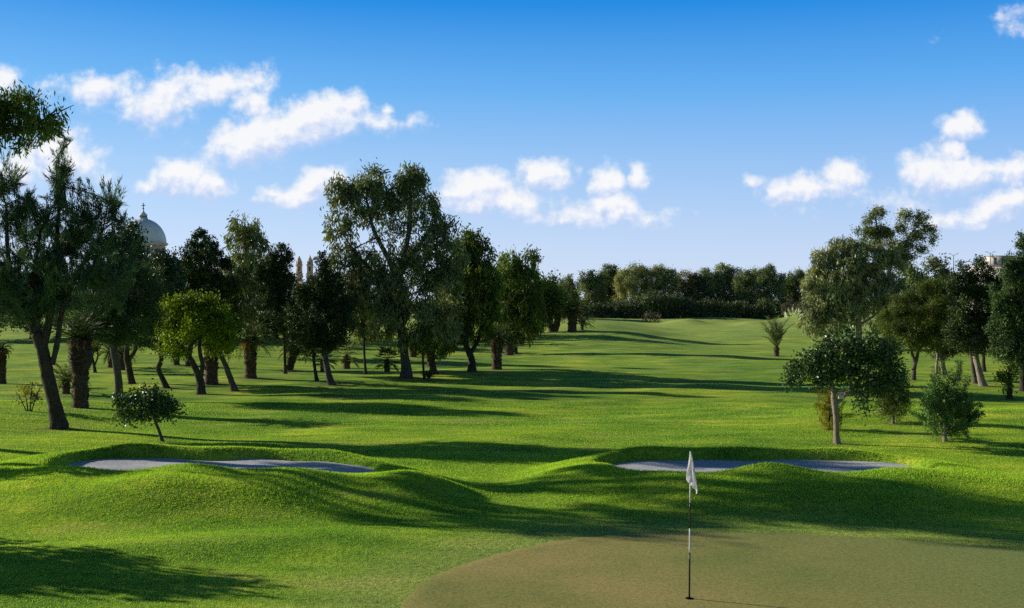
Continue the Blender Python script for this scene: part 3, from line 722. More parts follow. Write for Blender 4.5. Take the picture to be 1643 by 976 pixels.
# --- backdrop on the left, beyond the row
back = [(-20, 546, 440, 75), (50, 545, 430, 70), (232, 543, 425, 62), (285, 542, 435, 60), (372, 543, 440, 62), (440, 543, 440, 60), (520, 543, 450, 60), (600, 543, 455, 62), (735, 540, 445, 60), (800, 538, 450, 55), (850, 534, 455, 46)]
words_b = ['at the far left edge', 'behind the leaning feathery tree', 'below the church dome', 'behind the lime green tree', 'behind the straight thick palm', 'left of the twin church towers',
           'below the twin church towers', 'behind the small fan palms', 'behind the weeping tree', 'behind the two topped weeping tree', 'behind the forked far tree']
for (px, py, top, w), wd in zip(back, words_b):
    hgt = py - 20 - top
    tree('background_tree', 'dark background tree ' + wd, (px, py),
         [(px - w * .35, top + hgt * .45, w * .5, hgt * .40), (px + w * .35, top + hgt * .42, w * .5, hgt * .40), (px, top + hgt * .3, w * .45, hgt * .3), (px, top + hgt * .75, w * .8, hgt * .34)],
         'lobed', 'far_dark', 'bark', [[(px, py, 3), (px + 2, py - 20, 3), (px, top + 30, 2)]], group='trees beyond the left row', lai=.8, twigs=3)

# --- far row at the end of the fairway
far = [(912, 452, 20, 443, 'far_dark', 'low dark far tree beside the lone palm'), (950, 450, 22, 436, 'far_dark', 'dusky far tree left of the tallest dark far tree'), (977, 445, 28, 424, 'far_dark', 'tall dark far tree left of the broad olive tree'),
       (1020, 442, 34, 421, 'far_olive', 'broad olive far tree in the row behind the hedge'), (1064, 446, 24, 423, 'far_olive', 'narrower olive far tree right of the broad olive tree'), (1100, 456, 23, 434, 'far_brown', 'brownish far tree in the middle of the row'),
       (1130, 452, 20, 432, 'far_dark', 'dark gap tree between the brownish and the green far trees'), (1160, 448, 36, 423, 'far', 'large round green far tree right of the brownish tree'), (1196, 452, 16, 434, 'far_dark', 'narrow dark far tree between two large green ones'),
       (1226, 448, 36, 424, 'far', 'wide green far tree above the right half of the hedge'), (1277, 452, 26, 430, 'far_dark', 'dark far tree left of the big grey gum'), (1308, 450, 24, 428, 'far', 'green far tree partly behind the big grey gum'),
       (1345, 455, 30, 440, 'far_dark', 'far tree hidden mostly behind the big grey gum')]
for px, cy, w, top, lf, lb in far:
    bot = 512
    hh = bot - top; rr = random.Random(px)
    bl = [(px, top + hh * .20, w * .48, hh * .19), (px - w * .5, top + hh * .36, w * .42, hh * .20), (px + w * .48, top + hh * .33, w * .42, hh * .21), (px, top + hh * .5, w * .8, hh * .3), (px - w * .3, top + hh * .72, w * .7, hh * .22), (px + w * .35, top + hh * .7, w * .6, hh * .24)]
    bl += [(px + rr.uniform(-.8, .8) * w, top + hh * rr.uniform(.12, .5), w * .24, hh * .10) for _ in range(7)]
    Yf = 232 + rr.uniform(-6, 10)
    tree('far_tree', lb, (px, 514), bl, 'lobed', lf, 'bark_grey', [[(px, HY + CAM_H * F / Yf, 1.6), (px + 1, 495, 1.4), (px, 465, 1.1)]], at=((px - CX) / F * Yf, Yf, 0.0), group='row of far trees behind the hedge', k=1.9, lai=1.0, twigs=4, shell=.62)
for px, top, Yf, lb in ((862, 450, 214, 'far tree mostly hidden behind the forked dark tree'), (893, 456, 222, 'far tree just left of the lone palm crown')):
    tree('far_tree', lb, (px, 514), [(px, top + 12, 14, 12), (px - 10, top + 28, 14, 15), (px + 10, top + 26, 14, 15), (px, top + 44, 20, 14)], 'lobed', 'far_dark', 'bark_grey', [[(px, HY + CAM_H * F / Yf, 1.6), (px, 500, 1.4), (px, top + 30, 1)]], at=((px - CX) / F * Yf, Yf, 0.0), group='row of far trees behind the hedge', k=1.9, twigs=3)
hed = [(948, 489, 24, 'low dark hedge bush behind the lone palm'), (985, 486, 26, 'dark hedge bush below the tallest dark far tree'), (1022, 480, 26, 'dark hedge bush left of the highest one'), (1052, 470, 28, 'highest dark bush of the hedge'), (1090, 478, 26, 'dark hedge bush right of the highest one'),
       (1126, 481, 26, 'dark hedge bush in the middle of the hedge'), (1162, 484, 26, 'dark hedge bush below the large round green tree'), (1198, 485, 26, 'dark hedge bush left of the young date palm'), (1234, 484, 24, 'last dark hedge bush behind the young date palm'), (1300, 490, 26, 'dark bush beside the pale spiky plant')]
for px, top, w, lb in hed:
    Yf = 216.0; hh = 517 - top
    tree('hedge_bush', lb, (px, 517), [(px, top + hh * .4, w * .8, hh * .4), (px - w * .5, top + hh * .6, w * .6, hh * .42), (px + w * .5, top + hh * .58, w * .6, hh * .42), (px + w * .1, top + hh * .85, w * .95, hh * .3)], 'lobed', 'hedge', 'bark',
         [[(px, HY + CAM_H * F / Yf, 1), (px, 500, .8)]], at=((px - CX) / F * Yf, Yf, 0.0), group='bushes of the far hedge', k=2.2, lai=1.3, cat='bush', twigs=0)
tree('low_bush', 'low greyish bush at the foot of the highest hedge bush', (1043, 515), [(1043, 510, 11, 5), (1056, 511, 8, 4)], 'lobed', 'pinkish', 'bark', [[(1043, 518, .8), (1043, 508, .6)]], at=((1043 - CX) / F * 205, 205.0, 0.2), k=2.0, cat='bush', twigs=0)
tree('low_bush', 'dull brownish bush between the hedge and the big grey gum', (1276, 515), [(1270, 496, 15, 9), (1288, 497, 12, 8)], 'lobed', 'pinkish', 'bark', [[(1276, 518, .8), (1276, 500, .6)]], at=((1276 - CX) / F * 212, 212.0, 0.2), k=2.0, cat='bush', twigs=0)
tree('agave_plant', 'pale spiky plant below the dull brownish bush', (1276, 518), [(1270, 508, 12, 8, .8), (1286, 509, 9, 7, .8)], 'plume', 'pale', 'bark', [[(1276, 518, .7), (1276, 512, .6)]], at=((1276 - CX) / F * 204, 204.0, 0.5), k=2.5, cat='plant', twigs=0)

# --- right side
palm('young_date_palm', 'young date palm with upright fronds alone on the far fairway', (1246, 572), 557, 4, 48, seed=31, nf=36, el_rng=(1.05, 1.5), sag=0.9, jit=0.22, skirt=False, leaf='palm_light', lw=1.3)
tree('gum_tree', 'big grey green gum with a pale trunk dominating the right side', (1379, 562),
     [(1350, 402, 28, 18), (1322, 425, 26, 24), (1372, 405, 24, 18), (1345, 440, 38, 30), (1310, 455, 22, 26), (1398, 428, 34, 28), (1425, 432, 24, 30), (1370, 465, 44, 30), (1315, 492, 26, 30), (1345, 500, 40, 30), (1400, 480, 40, 34), (1432, 470, 22, 30), (1335, 525, 34, 20, .8), (1300, 520, 14, 22, .8), (1410, 515, 28, 20, .7), (1440, 500, 22, 26), (1425, 402, 20, 16), (1335, 470, 30, 26), (1365, 425, 30, 24)],
     'droop', 'euc_grey', 'bark_pale', [[(1379, 562, 5), (1378, 535, 4.5), (1377, 505, 4), (1372, 450, 3)], [(1378, 522, 2.5), (1368, 512, 2), (1350, 500, 1.5)], [(1378, 522, 2.4), (1395, 512, 1.8), (1410, 500, 1.2)]], k=1.2, lai=1.05)
tree('tufted_gum', 'gum with separate rounded leaf tufts rising above the big grey gum', (1424, 556),
     [(a, b, c * .84, d * .84) for a, b, c, d in [(1407, 342, 16, 10), (1392, 352, 10, 9), (1386, 372, 15, 14), (1408, 372, 20, 17), (1425, 380, 14, 15), (1400, 395, 24, 16), (1452, 347, 13, 12), (1445, 365, 10, 12), (1477, 355, 14, 13), (1488, 372, 15, 11), (1470, 380, 14, 13), (1497, 385, 9, 8), (1450, 388, 17, 14), (1480, 398, 12, 9), (1460, 408, 15, 11), (1440, 410, 16, 13), (1448, 428, 12, 9)]],
     'lobed', 'euc', 'bark_grey', [[(1424, 556, 4), (1424, 500, 4), (1426, 440, 3.4), (1430, 415, 2.6)], [(1430, 415, 2), (1412, 390, 1.6), (1405, 350, 1)], [(1430, 415, 2.2), (1450, 395, 1.6), (1462, 375, 1.3), (1480, 355, .8)]], k=1.0, lai=1.15, twigs=5, shell=.3)
for i, (px, top, w, lf, lb) in enumerate([(1462, 424, 22, 'far', 'round green tree below the tufted gum'), (1500, 415, 24, 'far_dark', 'dark round topped tree in front of the street lamps'), (1530, 440, 26, 'far_dark', 'dark low tree left of the knobbly cypress'), (1605, 440, 34, 'far_dark', 'dark tree below the flat roofed building'), (1660, 450, 34, 'far_dark', 'dark tree behind the right edge cypress')]):
    Yf = 125.0
    tree('background_tree', lb, (px, 540), [(px, top + 14, w * .6, 15), (px - w * .5, top + 32, w * .6, 20), (px + w * .5, top + 32, w * .6, 20), (px, top + 60, w * 1.1, 34), (px, top + 85, w, 24)], 'lobed', lf, 'bark',
         [[(px, HY + CAM_H * F / Yf, 3), (px, 510, 2.6), (px, top + 40, 2)]], at=((px - CX) / F * Yf, Yf, 0.0), group='trees beyond the right side', lai=.9, twigs=3)
tree('stone_pine', 'olive yellow pine with slim forked trunk on the right', (1467, 610),
     [(1502, 462, 18, 14), (1520, 475, 14, 14), (1485, 478, 30, 20), (1455, 492, 26, 20), (1500, 500, 34, 24), (1432, 520, 26, 22), (1470, 520, 40, 28), (1510, 530, 22, 24), (1445, 548, 28, 15), (1485, 552, 30, 14, .8)],
     'pine', 'pine_yellow', 'bark_grey', [[(1466, 610, 3.3), (1467, 590, 3), (1472, 570, 2.6), (1475, 545, 2)], [(1468, 582, 2.3), (1462, 562, 2), (1455, 540, 1.6)], [(1472, 565, 2), (1490, 540, 1.4), (1505, 510, 1)]], lai=.9)
tree('dark_pine', 'low dark crowned tree behind the young fir on the right', (1514, 602),
     [(1508, 560, 24, 18), (1525, 545, 22, 22), (1500, 540, 20, 18), (1530, 515, 22, 30)], 'cypress', 'cypress', 'bark_pale', [[(1516, 602, 3.4), (1513, 585, 3), (1508, 565, 2.4)], [(1502, 604, 2.2), (1503, 585, 2), (1505, 565, 1.8)]])
tree('cypress_tree', 'dark knobbly cypress with a pale leaning trunk on the right', (1578, 620),
     [(1569, 424, 8, 14), (1545, 435, 8, 14), (1585, 440, 7, 12), (1562, 445, 14, 16), (1545, 460, 20, 20), (1575, 462, 22, 20), (1600, 470, 12, 18, .8), (1560, 490, 34, 26), (1590, 495, 20, 26), (1545, 520, 30, 26), (1575, 530, 30, 26), (1555, 550, 30, 16), (1606, 455, 7, 12, .8)],
     'cypress', 'cypress', 'bark_pale', [[(1578, 620, 5), (1572, 600, 4.6), (1566, 575, 4.4), (1561, 545, 4), (1563, 515, 3.4), (1566, 450, 2)], [(1562, 545, 2.4), (1568, 520, 2), (1570, 480, 1.5)]])
tree('slim_tree', 'slim grey stem just left of the pale leaning trunk', (1564, 616), [(1552, 550, 18, 16), (1560, 535, 16, 14)], 'cypress', 'cypress', 'bark_grey', [[(1566, 616, 3.6), (1562, 595, 2.8), (1559, 570, 2.4), (1557, 545, 2)]])
tree('slim_tree', 'short straight stem on a bare soil patch behind the pale leaning trunk', (1578, 597), [(1580, 552, 18, 15), (1590, 540, 16, 14)], 'cypress', 'cypress', 'bark', [[(1579, 597, 3), (1578, 580, 2.6), (1579, 555, 2.2)]])
tree('edge_cypress', 'largest conifer cut by the right edge of the view', (1642, 628),
     [(1641, 386, 9, 15), (1650, 410, 20, 20), (1622, 418, 10, 12), (1632, 435, 22, 18), (1612, 445, 12, 12), (1650, 455, 30, 26), (1622, 470, 26, 22), (1608, 490, 18, 18), (1640, 500, 40, 28), (1608, 525, 22, 22), (1645, 540, 44, 30), (1612, 556, 22, 16), (1640, 570, 34, 16), (1680, 440, 30, 40), (1685, 520, 35, 50)],
     'cypress', 'needle', 'bark', [[(1642, 628, 5), (1641, 600, 4.5), (1642, 560, 4), (1645, 480, 3), (1644, 400, 1.5)]], lai=1.0)
tree('ivy_clad_tree', 'thin stem wrapped in light green ivy near the right edge', (1620, 641),
     [(1612, 612, 9, 14, .8), (1626, 598, 11, 13, .8), (1606, 603, 7, 8, .6), (1618, 628, 6, 8, .7)], 'broad', 'pepper', 'bark', [[(1620, 641, 3.8), (1620, 620, 3.2), (1621, 590, 2.6)]], k=.75)
tree('round_shade_tree', 'glossy dark round crowned tree with a pale trunk behind the right bunker', (1343, 712),
     [(1345, 552, 26, 20), (1322, 562, 20, 18), (1300, 582, 24, 18), (1280, 597, 20, 14), (1268, 608, 14, 10), (1335, 585, 34, 22), (1372, 562, 22, 18), (1400, 555, 26, 20), (1425, 570, 22, 22), (1400, 590, 34, 24), (1435, 598, 16, 20), (1365, 605, 30, 16), (1320, 608, 28, 12), (1415, 615, 26, 20), (1385, 622, 20, 12, .8), (1440, 618, 12, 14, .7), (1385, 650, 12, 14, .8), (1380, 638, 7, 8, .7)],
     'broad', 'glossy', 'bark_pale', [[(1343, 712, 5), (1342, 696, 4.2), (1341, 670, 4), (1339, 648, 4.6), (1336, 625, 3.4), (1332, 600, 2.6)], [(1340, 650, 3.4), (1352, 638, 3.2), (1368, 622, 2.6), (1385, 605, 2), (1402, 580, 1.4)], [(1336, 622, 2.2), (1315, 600, 1.6), (1295, 588, 1)], [(1374, 616, 1.2), (1386, 630, .9), (1386, 645, .6)]],
     k=0.68, lai=.85, twigs=8)
tree('wispy_shrub', 'yellowish wispy shrub directly behind the pale trunk of the round tree', (1330, 690),
     [(1328, 632, 18, 14, .6), (1325, 650, 20, 14, .6), (1335, 668, 22, 16, .6), (1350, 662, 10, 14, .5), (1330, 680, 14, 8, .6)], 'plume', 'tan', 'bark', [[(1331, 692, 1.6), (1331, 675, 1.3), (1330, 640, .8)]], cat='shrub')
tree('small_pine', 'small dark pine between the round glossy tree and the young fir', (1433, 681),
     [(1435, 612, 20, 16), (1420, 632, 18, 16), (1448, 630, 14, 18), (1430, 650, 26, 16), (1415, 655, 12, 10, .7)], 'pine', 'pine_yellow', 'bark_pale', [[(1433, 681, 2.8), (1433, 668, 2.2), (1434, 640, 1.6)]], lai=.9)
tree('young_fir', 'bushy young fir with upswept branches near the right edge', (1516, 709),
     [(1500, 606, 8, 14, .8), (1535, 603, 9, 14, .8), (1516, 618, 16, 18), (1505, 640, 20, 20), (1535, 635, 18, 20), (1555, 645, 12, 16, .8), (1490, 655, 14, 16), (1520, 660, 32, 20), (1550, 665, 20, 16), (1484, 668, 9, 12, .7), (1515, 682, 30, 14), (1545, 685, 14, 10, .7)],
     'fir', 'fir', 'bark_pale', [[(1516, 709, 3.4), (1516, 695, 2.8), (1517, 660, 2), (1520, 615, 1)]], k=.8, lai=1.0, twigs=14)

# ------------------------------------------------------------------ box on the round tree
def bird_box():
    p = px2w(1348, 634, ground(1343, 712)[1] - 0.22); root = empty('bird_box', (p[0], p[1] - 0.10, p[2] - 0.12), 'small white box fixed on the pale trunk under the round glossy crown', 'box')
    w = plain_mat('white_paint', (0.62, 0.58, 0.54), 0.6, 0.15, 12)
    b = MB(); b.box((0, 0, 0.11), (0.15, 0.13, 0.20)); b.build('body', w, root)
    b = MB(); b.box((0, -0.01, 0.222), (0.18, 0.17, 0.018)); b.build('lid', w, root)
    b = MB(); b.tube(np.array([(0, -0.064, 0.14), (0, -0.069, 0.14)]), np.array([0.018, 0.018]), 12); b.build('entrance_hole', plain_mat('dark_hole', (0.01, 0.01, 0.01)), root)
    b = MB(); b.box((-0.02, 0.115, 0.11), (0.04, 0.10, 0.24)); b.build('mounting_batten', M['bark'], root)
bird_box()

# ------------------------------------------------------------------ flagstick and hole
def flagstick():
    x, y, z = ground(1106, 963); z += 0.012
    white = plain_mat('white_enamel', (0.78, 0.78, 0.78), 0.35, 0.04, 5, 0.05, 0.5)
    black = plain_mat('black_enamel', (0.012, 0.012, 0.014), 0.4, 0.1, 5, 0.05, 0.5)
    root = empty('flagstick', (x, y, z), 'black and white banded flagstick with a limp white flag on the putting green', 'golf flag')
    b = MB(); bands = [(-0.02, .67, 1), (.67, 1.024, 0), (1.024, 1.395, 1), (1.395, 2.13, 0)]
    for a, c, m in bands:
        zz = np.linspace(a, c, 6); t = zz / 2.13
        b.tube(np.column_stack([0.018 * t, 0 * t, zz]), 0.0135 - 0.003 * t, 14, m)
    b.lathe((0.018, 0, 2.13), [(0.012, -0.02), (0.013, 0.0), (0.011, 0.012), (0.0, 0.016)], 12, 0)
    b.build('pole', [white, black], root, smooth=False)
    # cloth hanging in two folds
    ctrl = np.array([(0.0, 0.010, 0.015, .41), (-0.034, 0.02, 0.0, .40), (-0.068, 0.0, -0.018, .385), (-0.035, -0.022, -.02, .42), (0.004, -0.030, -.024, .455), (0.030, -0.014, -.01, .49), (0.045, 0.018, 0.0, .50), (0.075, 0.0, 0, .53), (0.105, -0.02, 0, .575), (0.098, 0.03, 0, .60)])
    P = smooth_path(ctrl, 7); nu = len(P); nt_ = 26; V = []
    for i in range(nt_ + 1):
        t = i / nt_
        for j in range(nu):
            sc = 0.14 + 0.86 * t ** 0.9
            wob = 0.006 * math.sin(9 * t + j * 0.35) * t
            V.append((0.018 + P[j, 0] * sc * (1 if t < .9 or P[j, 0] < 0 else 1 - (t - .9) * 1.2) + wob, P[j, 1] * (0.6 + .5 * t) + wob, 2.115 - t * P[j, 3]))
    Fc = [(i * nu + j, i * nu + j + 1, (i + 1) * nu + j + 1, (i + 1) * nu + j) for i in range(nt_) for j in range(nu - 1)]
    m, nt, ns, ln = newmat('flag_cloth')
    d = principled(nt, (0.92, 0.90, 0.92), 0.8, 0.1); tr = ns.new('ShaderNodeBsdfTranslucent'); tr.inputs[0].default_value = (0.9, 0.88, 0.9, 1)
    mx = ns.new('ShaderNodeMixShader'); mx.inputs[0].default_value = 0.45; ln.new(d, mx.inputs[1]); ln.new(tr.outputs[0], mx.inputs[2]); finish(nt, mx.outputs[0])
    fl = mesh_np('flag', V, np.array(Fc), 4, m, root, smooth=True)
    b = MB(); b.lathe((0, 0, 0), [(0, 0), (0.5, 0), (1, 0)], 16)
    Q = np.concatenate(b.V); Q = np.column_stack([0.062 + Q[:, 0] * 0.008, -0.034 + 0.3 * Q[:, 0] * .008, 1.875 + Q[:, 1] * 0.022])
    mesh_np('emblem', Q, b.L, b.T, black, fl)
    hx = (x + 0.0, y, z)
    h = empty('golf_hole', hx, 'dark round hole cup at the foot of the flagstick', 'hole')
    b = MB(); n = 28
    V = [(0.054 * math.cos(2 * math.pi * j / n), 0.054 * math.sin(2 * math.pi * j / n), 0.005) for j in range(n)]
    b.add(V, [tuple(range(n))]); b.build('opening', plain_mat('cup_dark', (0.004, 0.004, 0.004), 1, 0, spec=0), h)
    b = MB(); b.lathe((0, 0, 0), [(0.054, 0.0055), (0.058, 0.0075), (0.062, 0.004), (0.064, -0.004)], 28); b.build('rim', plain_mat('cup_rim', (0.05, 0.05, 0.03), .9), h)
flagstick()

# ------------------------------------------------------------------ far buildings
def dome_church():
    Y = 520.0; s = Y / F
    c = px2w(230, 392, Y); root = empty('domed_church', (c[0], Y, 0), 'pale ribbed church dome with a cross rising above the left trees', 'church')
    zd = c[2]; Rr = 35 * s; lead = plain_mat('dome_stone', (0.88, 0.87, 0.90), 0.6, 0.10, 0.3); stone = plain_mat('warm_stone', (0.75, 0.55, 0.45), 0.85, 0.12, 0.5)
    dark = plain_mat('dark_opening', (0.05, 0.06, 0.09)); pale = plain_mat('pale_stone', (0.72, 0.68, 0.66), 0.8, 0.1, .5)
    b = MB(); prof = [(Rr * 1.0, -0.6), (Rr * 1.0, 0)] + [(Rr * math.cos(a), 41 * s * math.sin(a) ** 0.96) for a in np.linspace(0.05, 1.48, 18)]
    b.lathe((0, 0, zd), prof, 192, ridge=lambda j: 0.020 if (j % 8) in (0, 1) else 0.0); b.build('dome', lead, root)
    zt = zd + 41 * s
    la = MB(); la.lathe((0, 0, zt), [(7 * s, -0.6), (7 * s, .5), (5.2 * s, .5), (5.2 * s, 5 * s)], 24); lo = la.build('lantern', pale, root)
    w = MB()
    for k in range(12):
        a = k * math.pi / 6; w.box((5.25 * s * math.cos(a), 5.25 * s * math.sin(a), zt + 2.7 * s), (1.2 * s, 1.2 * s, 3.2 * s), 0, a)
    w.build('openings', dark, lo)
    la = MB(); la.lathe((0, 0, zt), [(6.6 * s, 5 * s), (6.6 * s, 5.8 * s), (5.4 * s, 7 * s), (3.4 * s, 9.0 * s), (1.6 * s, 11 * s), (0.9 * s, 14 * s), (.7 * s, 16 * s), (0, 17 * s)], 24); la.build('lantern_cap', lead, root)
    x = MB(); x.box((0, 0, zt + 20.3 * s), (1.2 * s, .8 * s, 10 * s)); x.box((0, -0.01, zt + 21.2 * s), (6 * s, .7 * s, 1.3 * s)); x.box((0, 0, zt + 16 * s), (2.4 * s, 2 * s, 1.4 * s)); x.build('cross', plain_mat('iron', (0.10, .10, .10)), root)
    d = MB(); d.lathe((0, 0, zd), [(Rr * 1.05, -.6), (Rr * 1.05, -1.4 * s), (Rr * .93, -1.4 * s), (Rr * .93, -20 * s), (Rr * 1.12, -20 * s), (Rr * 1.12, -22 * s)], 64); d.build('drum', pale, root)
    for k in range(36):
        a = k * math.pi / 18
        q = MB(); q.box((Rr * .935 * math.cos(a), Rr * .935 * math.sin(a), zd - 11 * s), (.5, 2.2 * s, 12 * s), 0, a); q.build('window', dark, root)
    bd = MB(); bd.box((0, 0, (zd - 22 * s) / 2), (Rr * 2.5, Rr * 2.5, zd - 22 * s)); bd.box((30 * s, -6, (zd - 1 * s) / 2), (15 * s, 8, zd - 1 * s)); bd.box((32 * s, -6, zd - .2 * s), (19 * s, 9.2, .8)); bd.build('body', stone, root)
dome_church()

def tower_church():
    Y = 700.0; s = Y / F; st = plain_mat('tower_stone', (0.74, 0.52, 0.45), .85, .12, .4); dk = plain_mat('belfry_dark', (0.12, .09, .10))
    c = px2w(488, 482, Y); root = empty('twin_tower_church', (c[0], Y, 0), 'pinkish church with two baroque bell towers between the dark trees', 'church')
    for px, top in ((480, 411), (497.5, 409)):
        x = (px - 488) * s; z = lambda py: CAM_H + (HY - py) * s
        b = MB(); w = 9.5 * s
        b.box((x, 0, z(440) / 2), (w, w, z(440))); b.box((x, 0, z(439.5)), (w * 1.15, w * 1.15, .8)); b.box((x, 0, (z(439) + z(426)) / 2), (w * .88, w * .88, z(426) - z(439)))
        b.box((x, 0, z(425.6)), (w * 1.08, w * 1.08, .7)); b.box((x, 0, (z(425) + z(419)) / 2), (w * .62, w * .62, z(419) - z(425)))
        for sx in (-1, 1): b.lathe((x + sx * w * .42, 0, z(425)), [(.55, 0), (.3, 1), (.5, 1.6), (0, 2.6)], 8)
        t = b.build('bell_tower', st, root)
        b = MB(); b.lathe((x, 0, z(419)), [(w * .40, 0), (w * .38, .7), (w * .26, 1.7), (w * .13, 2.5), (w * .1, 3.2), (0, z(top) - z(419))], 16); b.build('cupola', st, t)
        b = MB(); b.box((x, -w * .44, z(432)), (w * .32, .3, 7 * s)); b.build('belfry_opening', dk, t)
        b = MB(); b.box((x, -w * .315, z(422)), (w * .2, .3, 3.2 * s)); b.build('belfry_opening', dk, t)
    b = MB(); b.box((0, 6, z(452) / 2), (26 * s, 16, z(452))); b.build('nave', st, root)
tower_church()

def flat_building():
    Y = 300.0; s = Y / F; cr = plain_mat('cream_render', (0.80, 0.73, 0.68), .85, .08, .6); gl = plain_mat('window_glass', (0.20, .22, .30), .2, .1, 1); pk = plain_mat('trim', (0.45, .33, .30)); rd = plain_mat('red_panel', (.5, .12, .12))
    z = lambda py: CAM_H + (HY - py) * s
    X = lambda px: (px - 1630) * s
    root = empty('flat_roofed_building', (px2w(1630, 482, Y)[0], Y, 0), 'cream flat roofed building with rooftop room beyond the right trees', 'building')
    b = MB(); b.box((0, 5, z(428) / 2), (X(1690) - X(1578), 10, z(428))); b.build('main_block', cr, root)
    b = MB(); b.box((0, 5, z(427.2)), (X(1691) - X(1577), 10.4, .35)); b.build('parapet', pk, root)
    b = MB(); b.box(((X(1594) + X(1634)) / 2, 4, (z(427) + z(411)) / 2), (X(1634) - X(1594), 5, z(411) - z(427))); o = b.build('rooftop_room', cr, root)
    b = MB(); b.box(((X(1593) + X(1635)) / 2, 4, z(410.6)), (X(1635) - X(1593), 5.5, .22)); b.build('roof_slab', pk, o)
    b = MB(); b.box((X(1602.5), 4, z(409)), (.35, .35, .6)); b.build('chimney', pk, o)
    for a, c in ((1598, 1603), (1611, 1616)):
        b = MB(); b.box(((X(a) + X(c)) / 2, 1.48, z(418.5)), (X(c) - X(a), .1, 11 * s)); b.build('window', gl, o)
    b = MB(); b.box((X(1607.5), 1.47, z(419)), (.35, .1, .35)); b.build('vent_panel', rd, o)
    for k in range(9):
        for py in (437, 452, 467):
            b = MB(); b.box((X(1584 + k * 12), -0.02, z(py)), (5.5 * s, .12, 7 * s)); b.build('window', gl, root)
flat_building()

def street_lamp(px, top, lb, single=False):
    Y = 262.0; s = Y / F; p = px2w(px, top, Y); Hh = p[2]; gm = GALV
    root = empty('street_lamp', (p[0], Y, 0), lb, 'street lamp', 'street lamps on the road beyond the right trees')
    b = MB(); b.tube(np.array([(0, 0, 0), (0, 0, Hh * .5), (0, 0, Hh - .1)]), np.array([.16, .12, .07]), 8); b.build('pole', gm, root)
    for sg in ((-1, 1) if not single else (1,)):
        b = MB(); b.tube(np.array([(0, 0, Hh - .2), (sg * .4, 0, Hh), (sg * .75, 0, Hh + .18)]), np.array([.05, .045, .04]), 6); b.build('arm', gm, root)
        b = MB(); b.box((sg * .95, 0, Hh + .24), (.5, .2, .11)); b.build('lamp_head', gm, root)
GALV = plain_mat('galvanised', (0.16, 0.17, 0.20), .5)
street_lamp(1483, 413, 'double armed street lamp left above the dark round tree')
street_lamp(1516.5, 415.5, 'single armed street lamp between two double armed ones', True)
street_lamp(1530, 409, 'double armed street lamp left of the knobbly cypress top')
street_lamp(1589, 406, 'double armed street lamp beside the flat roofed building')

# worn soil round the feet of the trees
gm_ = bpy.data.objects['ground'].data; gv = np.empty(len(gm_.vertices) * 3, np.float32); gm_.vertices.foreach_get('co', gv); gv = gv.reshape(-1, 3)
bare = np.zeros(len(gv), np.float32)
for fx, fy, fr_ in FEET:
    if fy > 130: continue
    R_ = 0.22 + 2.2 * fr_; kk = np.where((np.abs(gv[:, 0] - fx) < R_ * 4) & (np.abs(gv[:, 1] - fy) < R_ * 5))[0]
    bare[kk] = np.maximum(bare[kk], np.exp(-((gv[kk, 0] - fx) / R_) ** 2 - ((gv[kk, 1] - fy) / (R_ * 1.3)) ** 2))
gm_.attributes.new('bare', 'FLOAT', 'POINT').data.foreach_set('value', bare)

# ------------------------------------------------------------------ light
SUN_AZ = R(21); SUN_EL = R(18.5)      # azimuth: from the left, this far behind the scene
to_sun = np.array([-math.cos(SUN_AZ) * math.cos(SUN_EL), math.sin(SUN_AZ) * math.cos(SUN_EL), math.sin(SUN_EL)])
L = bpy.data.lights.new('sun', 'SUN'); L.energy = 5.0; L.angle = R(0.5); L.color = (1.0, 0.93, 0.78)
lo = bpy.data.objects.new('sun', L); COL.objects.link(lo)
from mathutils import Vector
lo.rotation_euler = Vector(to_sun).to_track_quat('Z', 'Y').to_euler(); lo.location = (-60, 30, 40)

W = bpy.data.worlds.new('World'); SC.world = W; W.use_nodes = True
nt = W.node_tree; nt.nodes.clear(); ns, ln = nt.nodes, nt.links
sky = ns.new('ShaderNodeTexSky'); sky.sky_type = 'NISHITA'; sky.sun_disc = False
sky.sun_elevation = SUN_EL; sky.sun_rotation = math.atan2(to_sun[0], to_sun[1]); sky.air_density = 1.0; sky.dust_density = 0.6; sky.ozone_density = 2.0
tc = ns.new('ShaderNodeTexCoord'); sep = ns.new('ShaderNodeSeparateXYZ'); ln.new(tc.outputs['Generated'], sep.inputs[0])
xl = maprange(nt, sep.outputs['X'], 0.45, -0.55)
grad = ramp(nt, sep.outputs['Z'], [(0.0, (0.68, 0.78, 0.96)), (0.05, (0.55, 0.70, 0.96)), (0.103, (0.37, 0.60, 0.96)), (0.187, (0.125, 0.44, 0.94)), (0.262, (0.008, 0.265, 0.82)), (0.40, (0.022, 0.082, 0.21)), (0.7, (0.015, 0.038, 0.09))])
# physical sky gives the variation towards the sun, the ramp the deep polarised blue
skyn = mixc(nt, 1.0, sky.outputs[0], (0.10, 0.10, 0.10), 'MULTIPLY')
lum = ns.new('ShaderNodeRGBToBW'); ln.new(skyn, lum.inputs[0])
vari = maprange(nt, lum.outputs[0], 0.15, 1.1, 0.93, 1.12)
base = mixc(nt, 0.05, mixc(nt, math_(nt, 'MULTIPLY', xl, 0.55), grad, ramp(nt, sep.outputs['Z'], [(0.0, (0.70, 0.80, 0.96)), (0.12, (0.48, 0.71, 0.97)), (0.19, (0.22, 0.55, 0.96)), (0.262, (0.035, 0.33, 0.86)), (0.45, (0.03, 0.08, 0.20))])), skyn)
rear_dim = maprange(nt, sep.outputs['Y'], -0.35, 0.25, 0.6, 1.0, True)   # sky colour dimmed behind the camera, to deepen shade on camera-facing sides
vm = ns.new('ShaderNodeVectorMath'); vm.operation = 'SCALE'; ln.new(base, vm.inputs[0]); ln.new(math_(nt, 'MULTIPLY', vari, rear_dim), vm.inputs['Scale'])
skyc = vm.outputs[0]
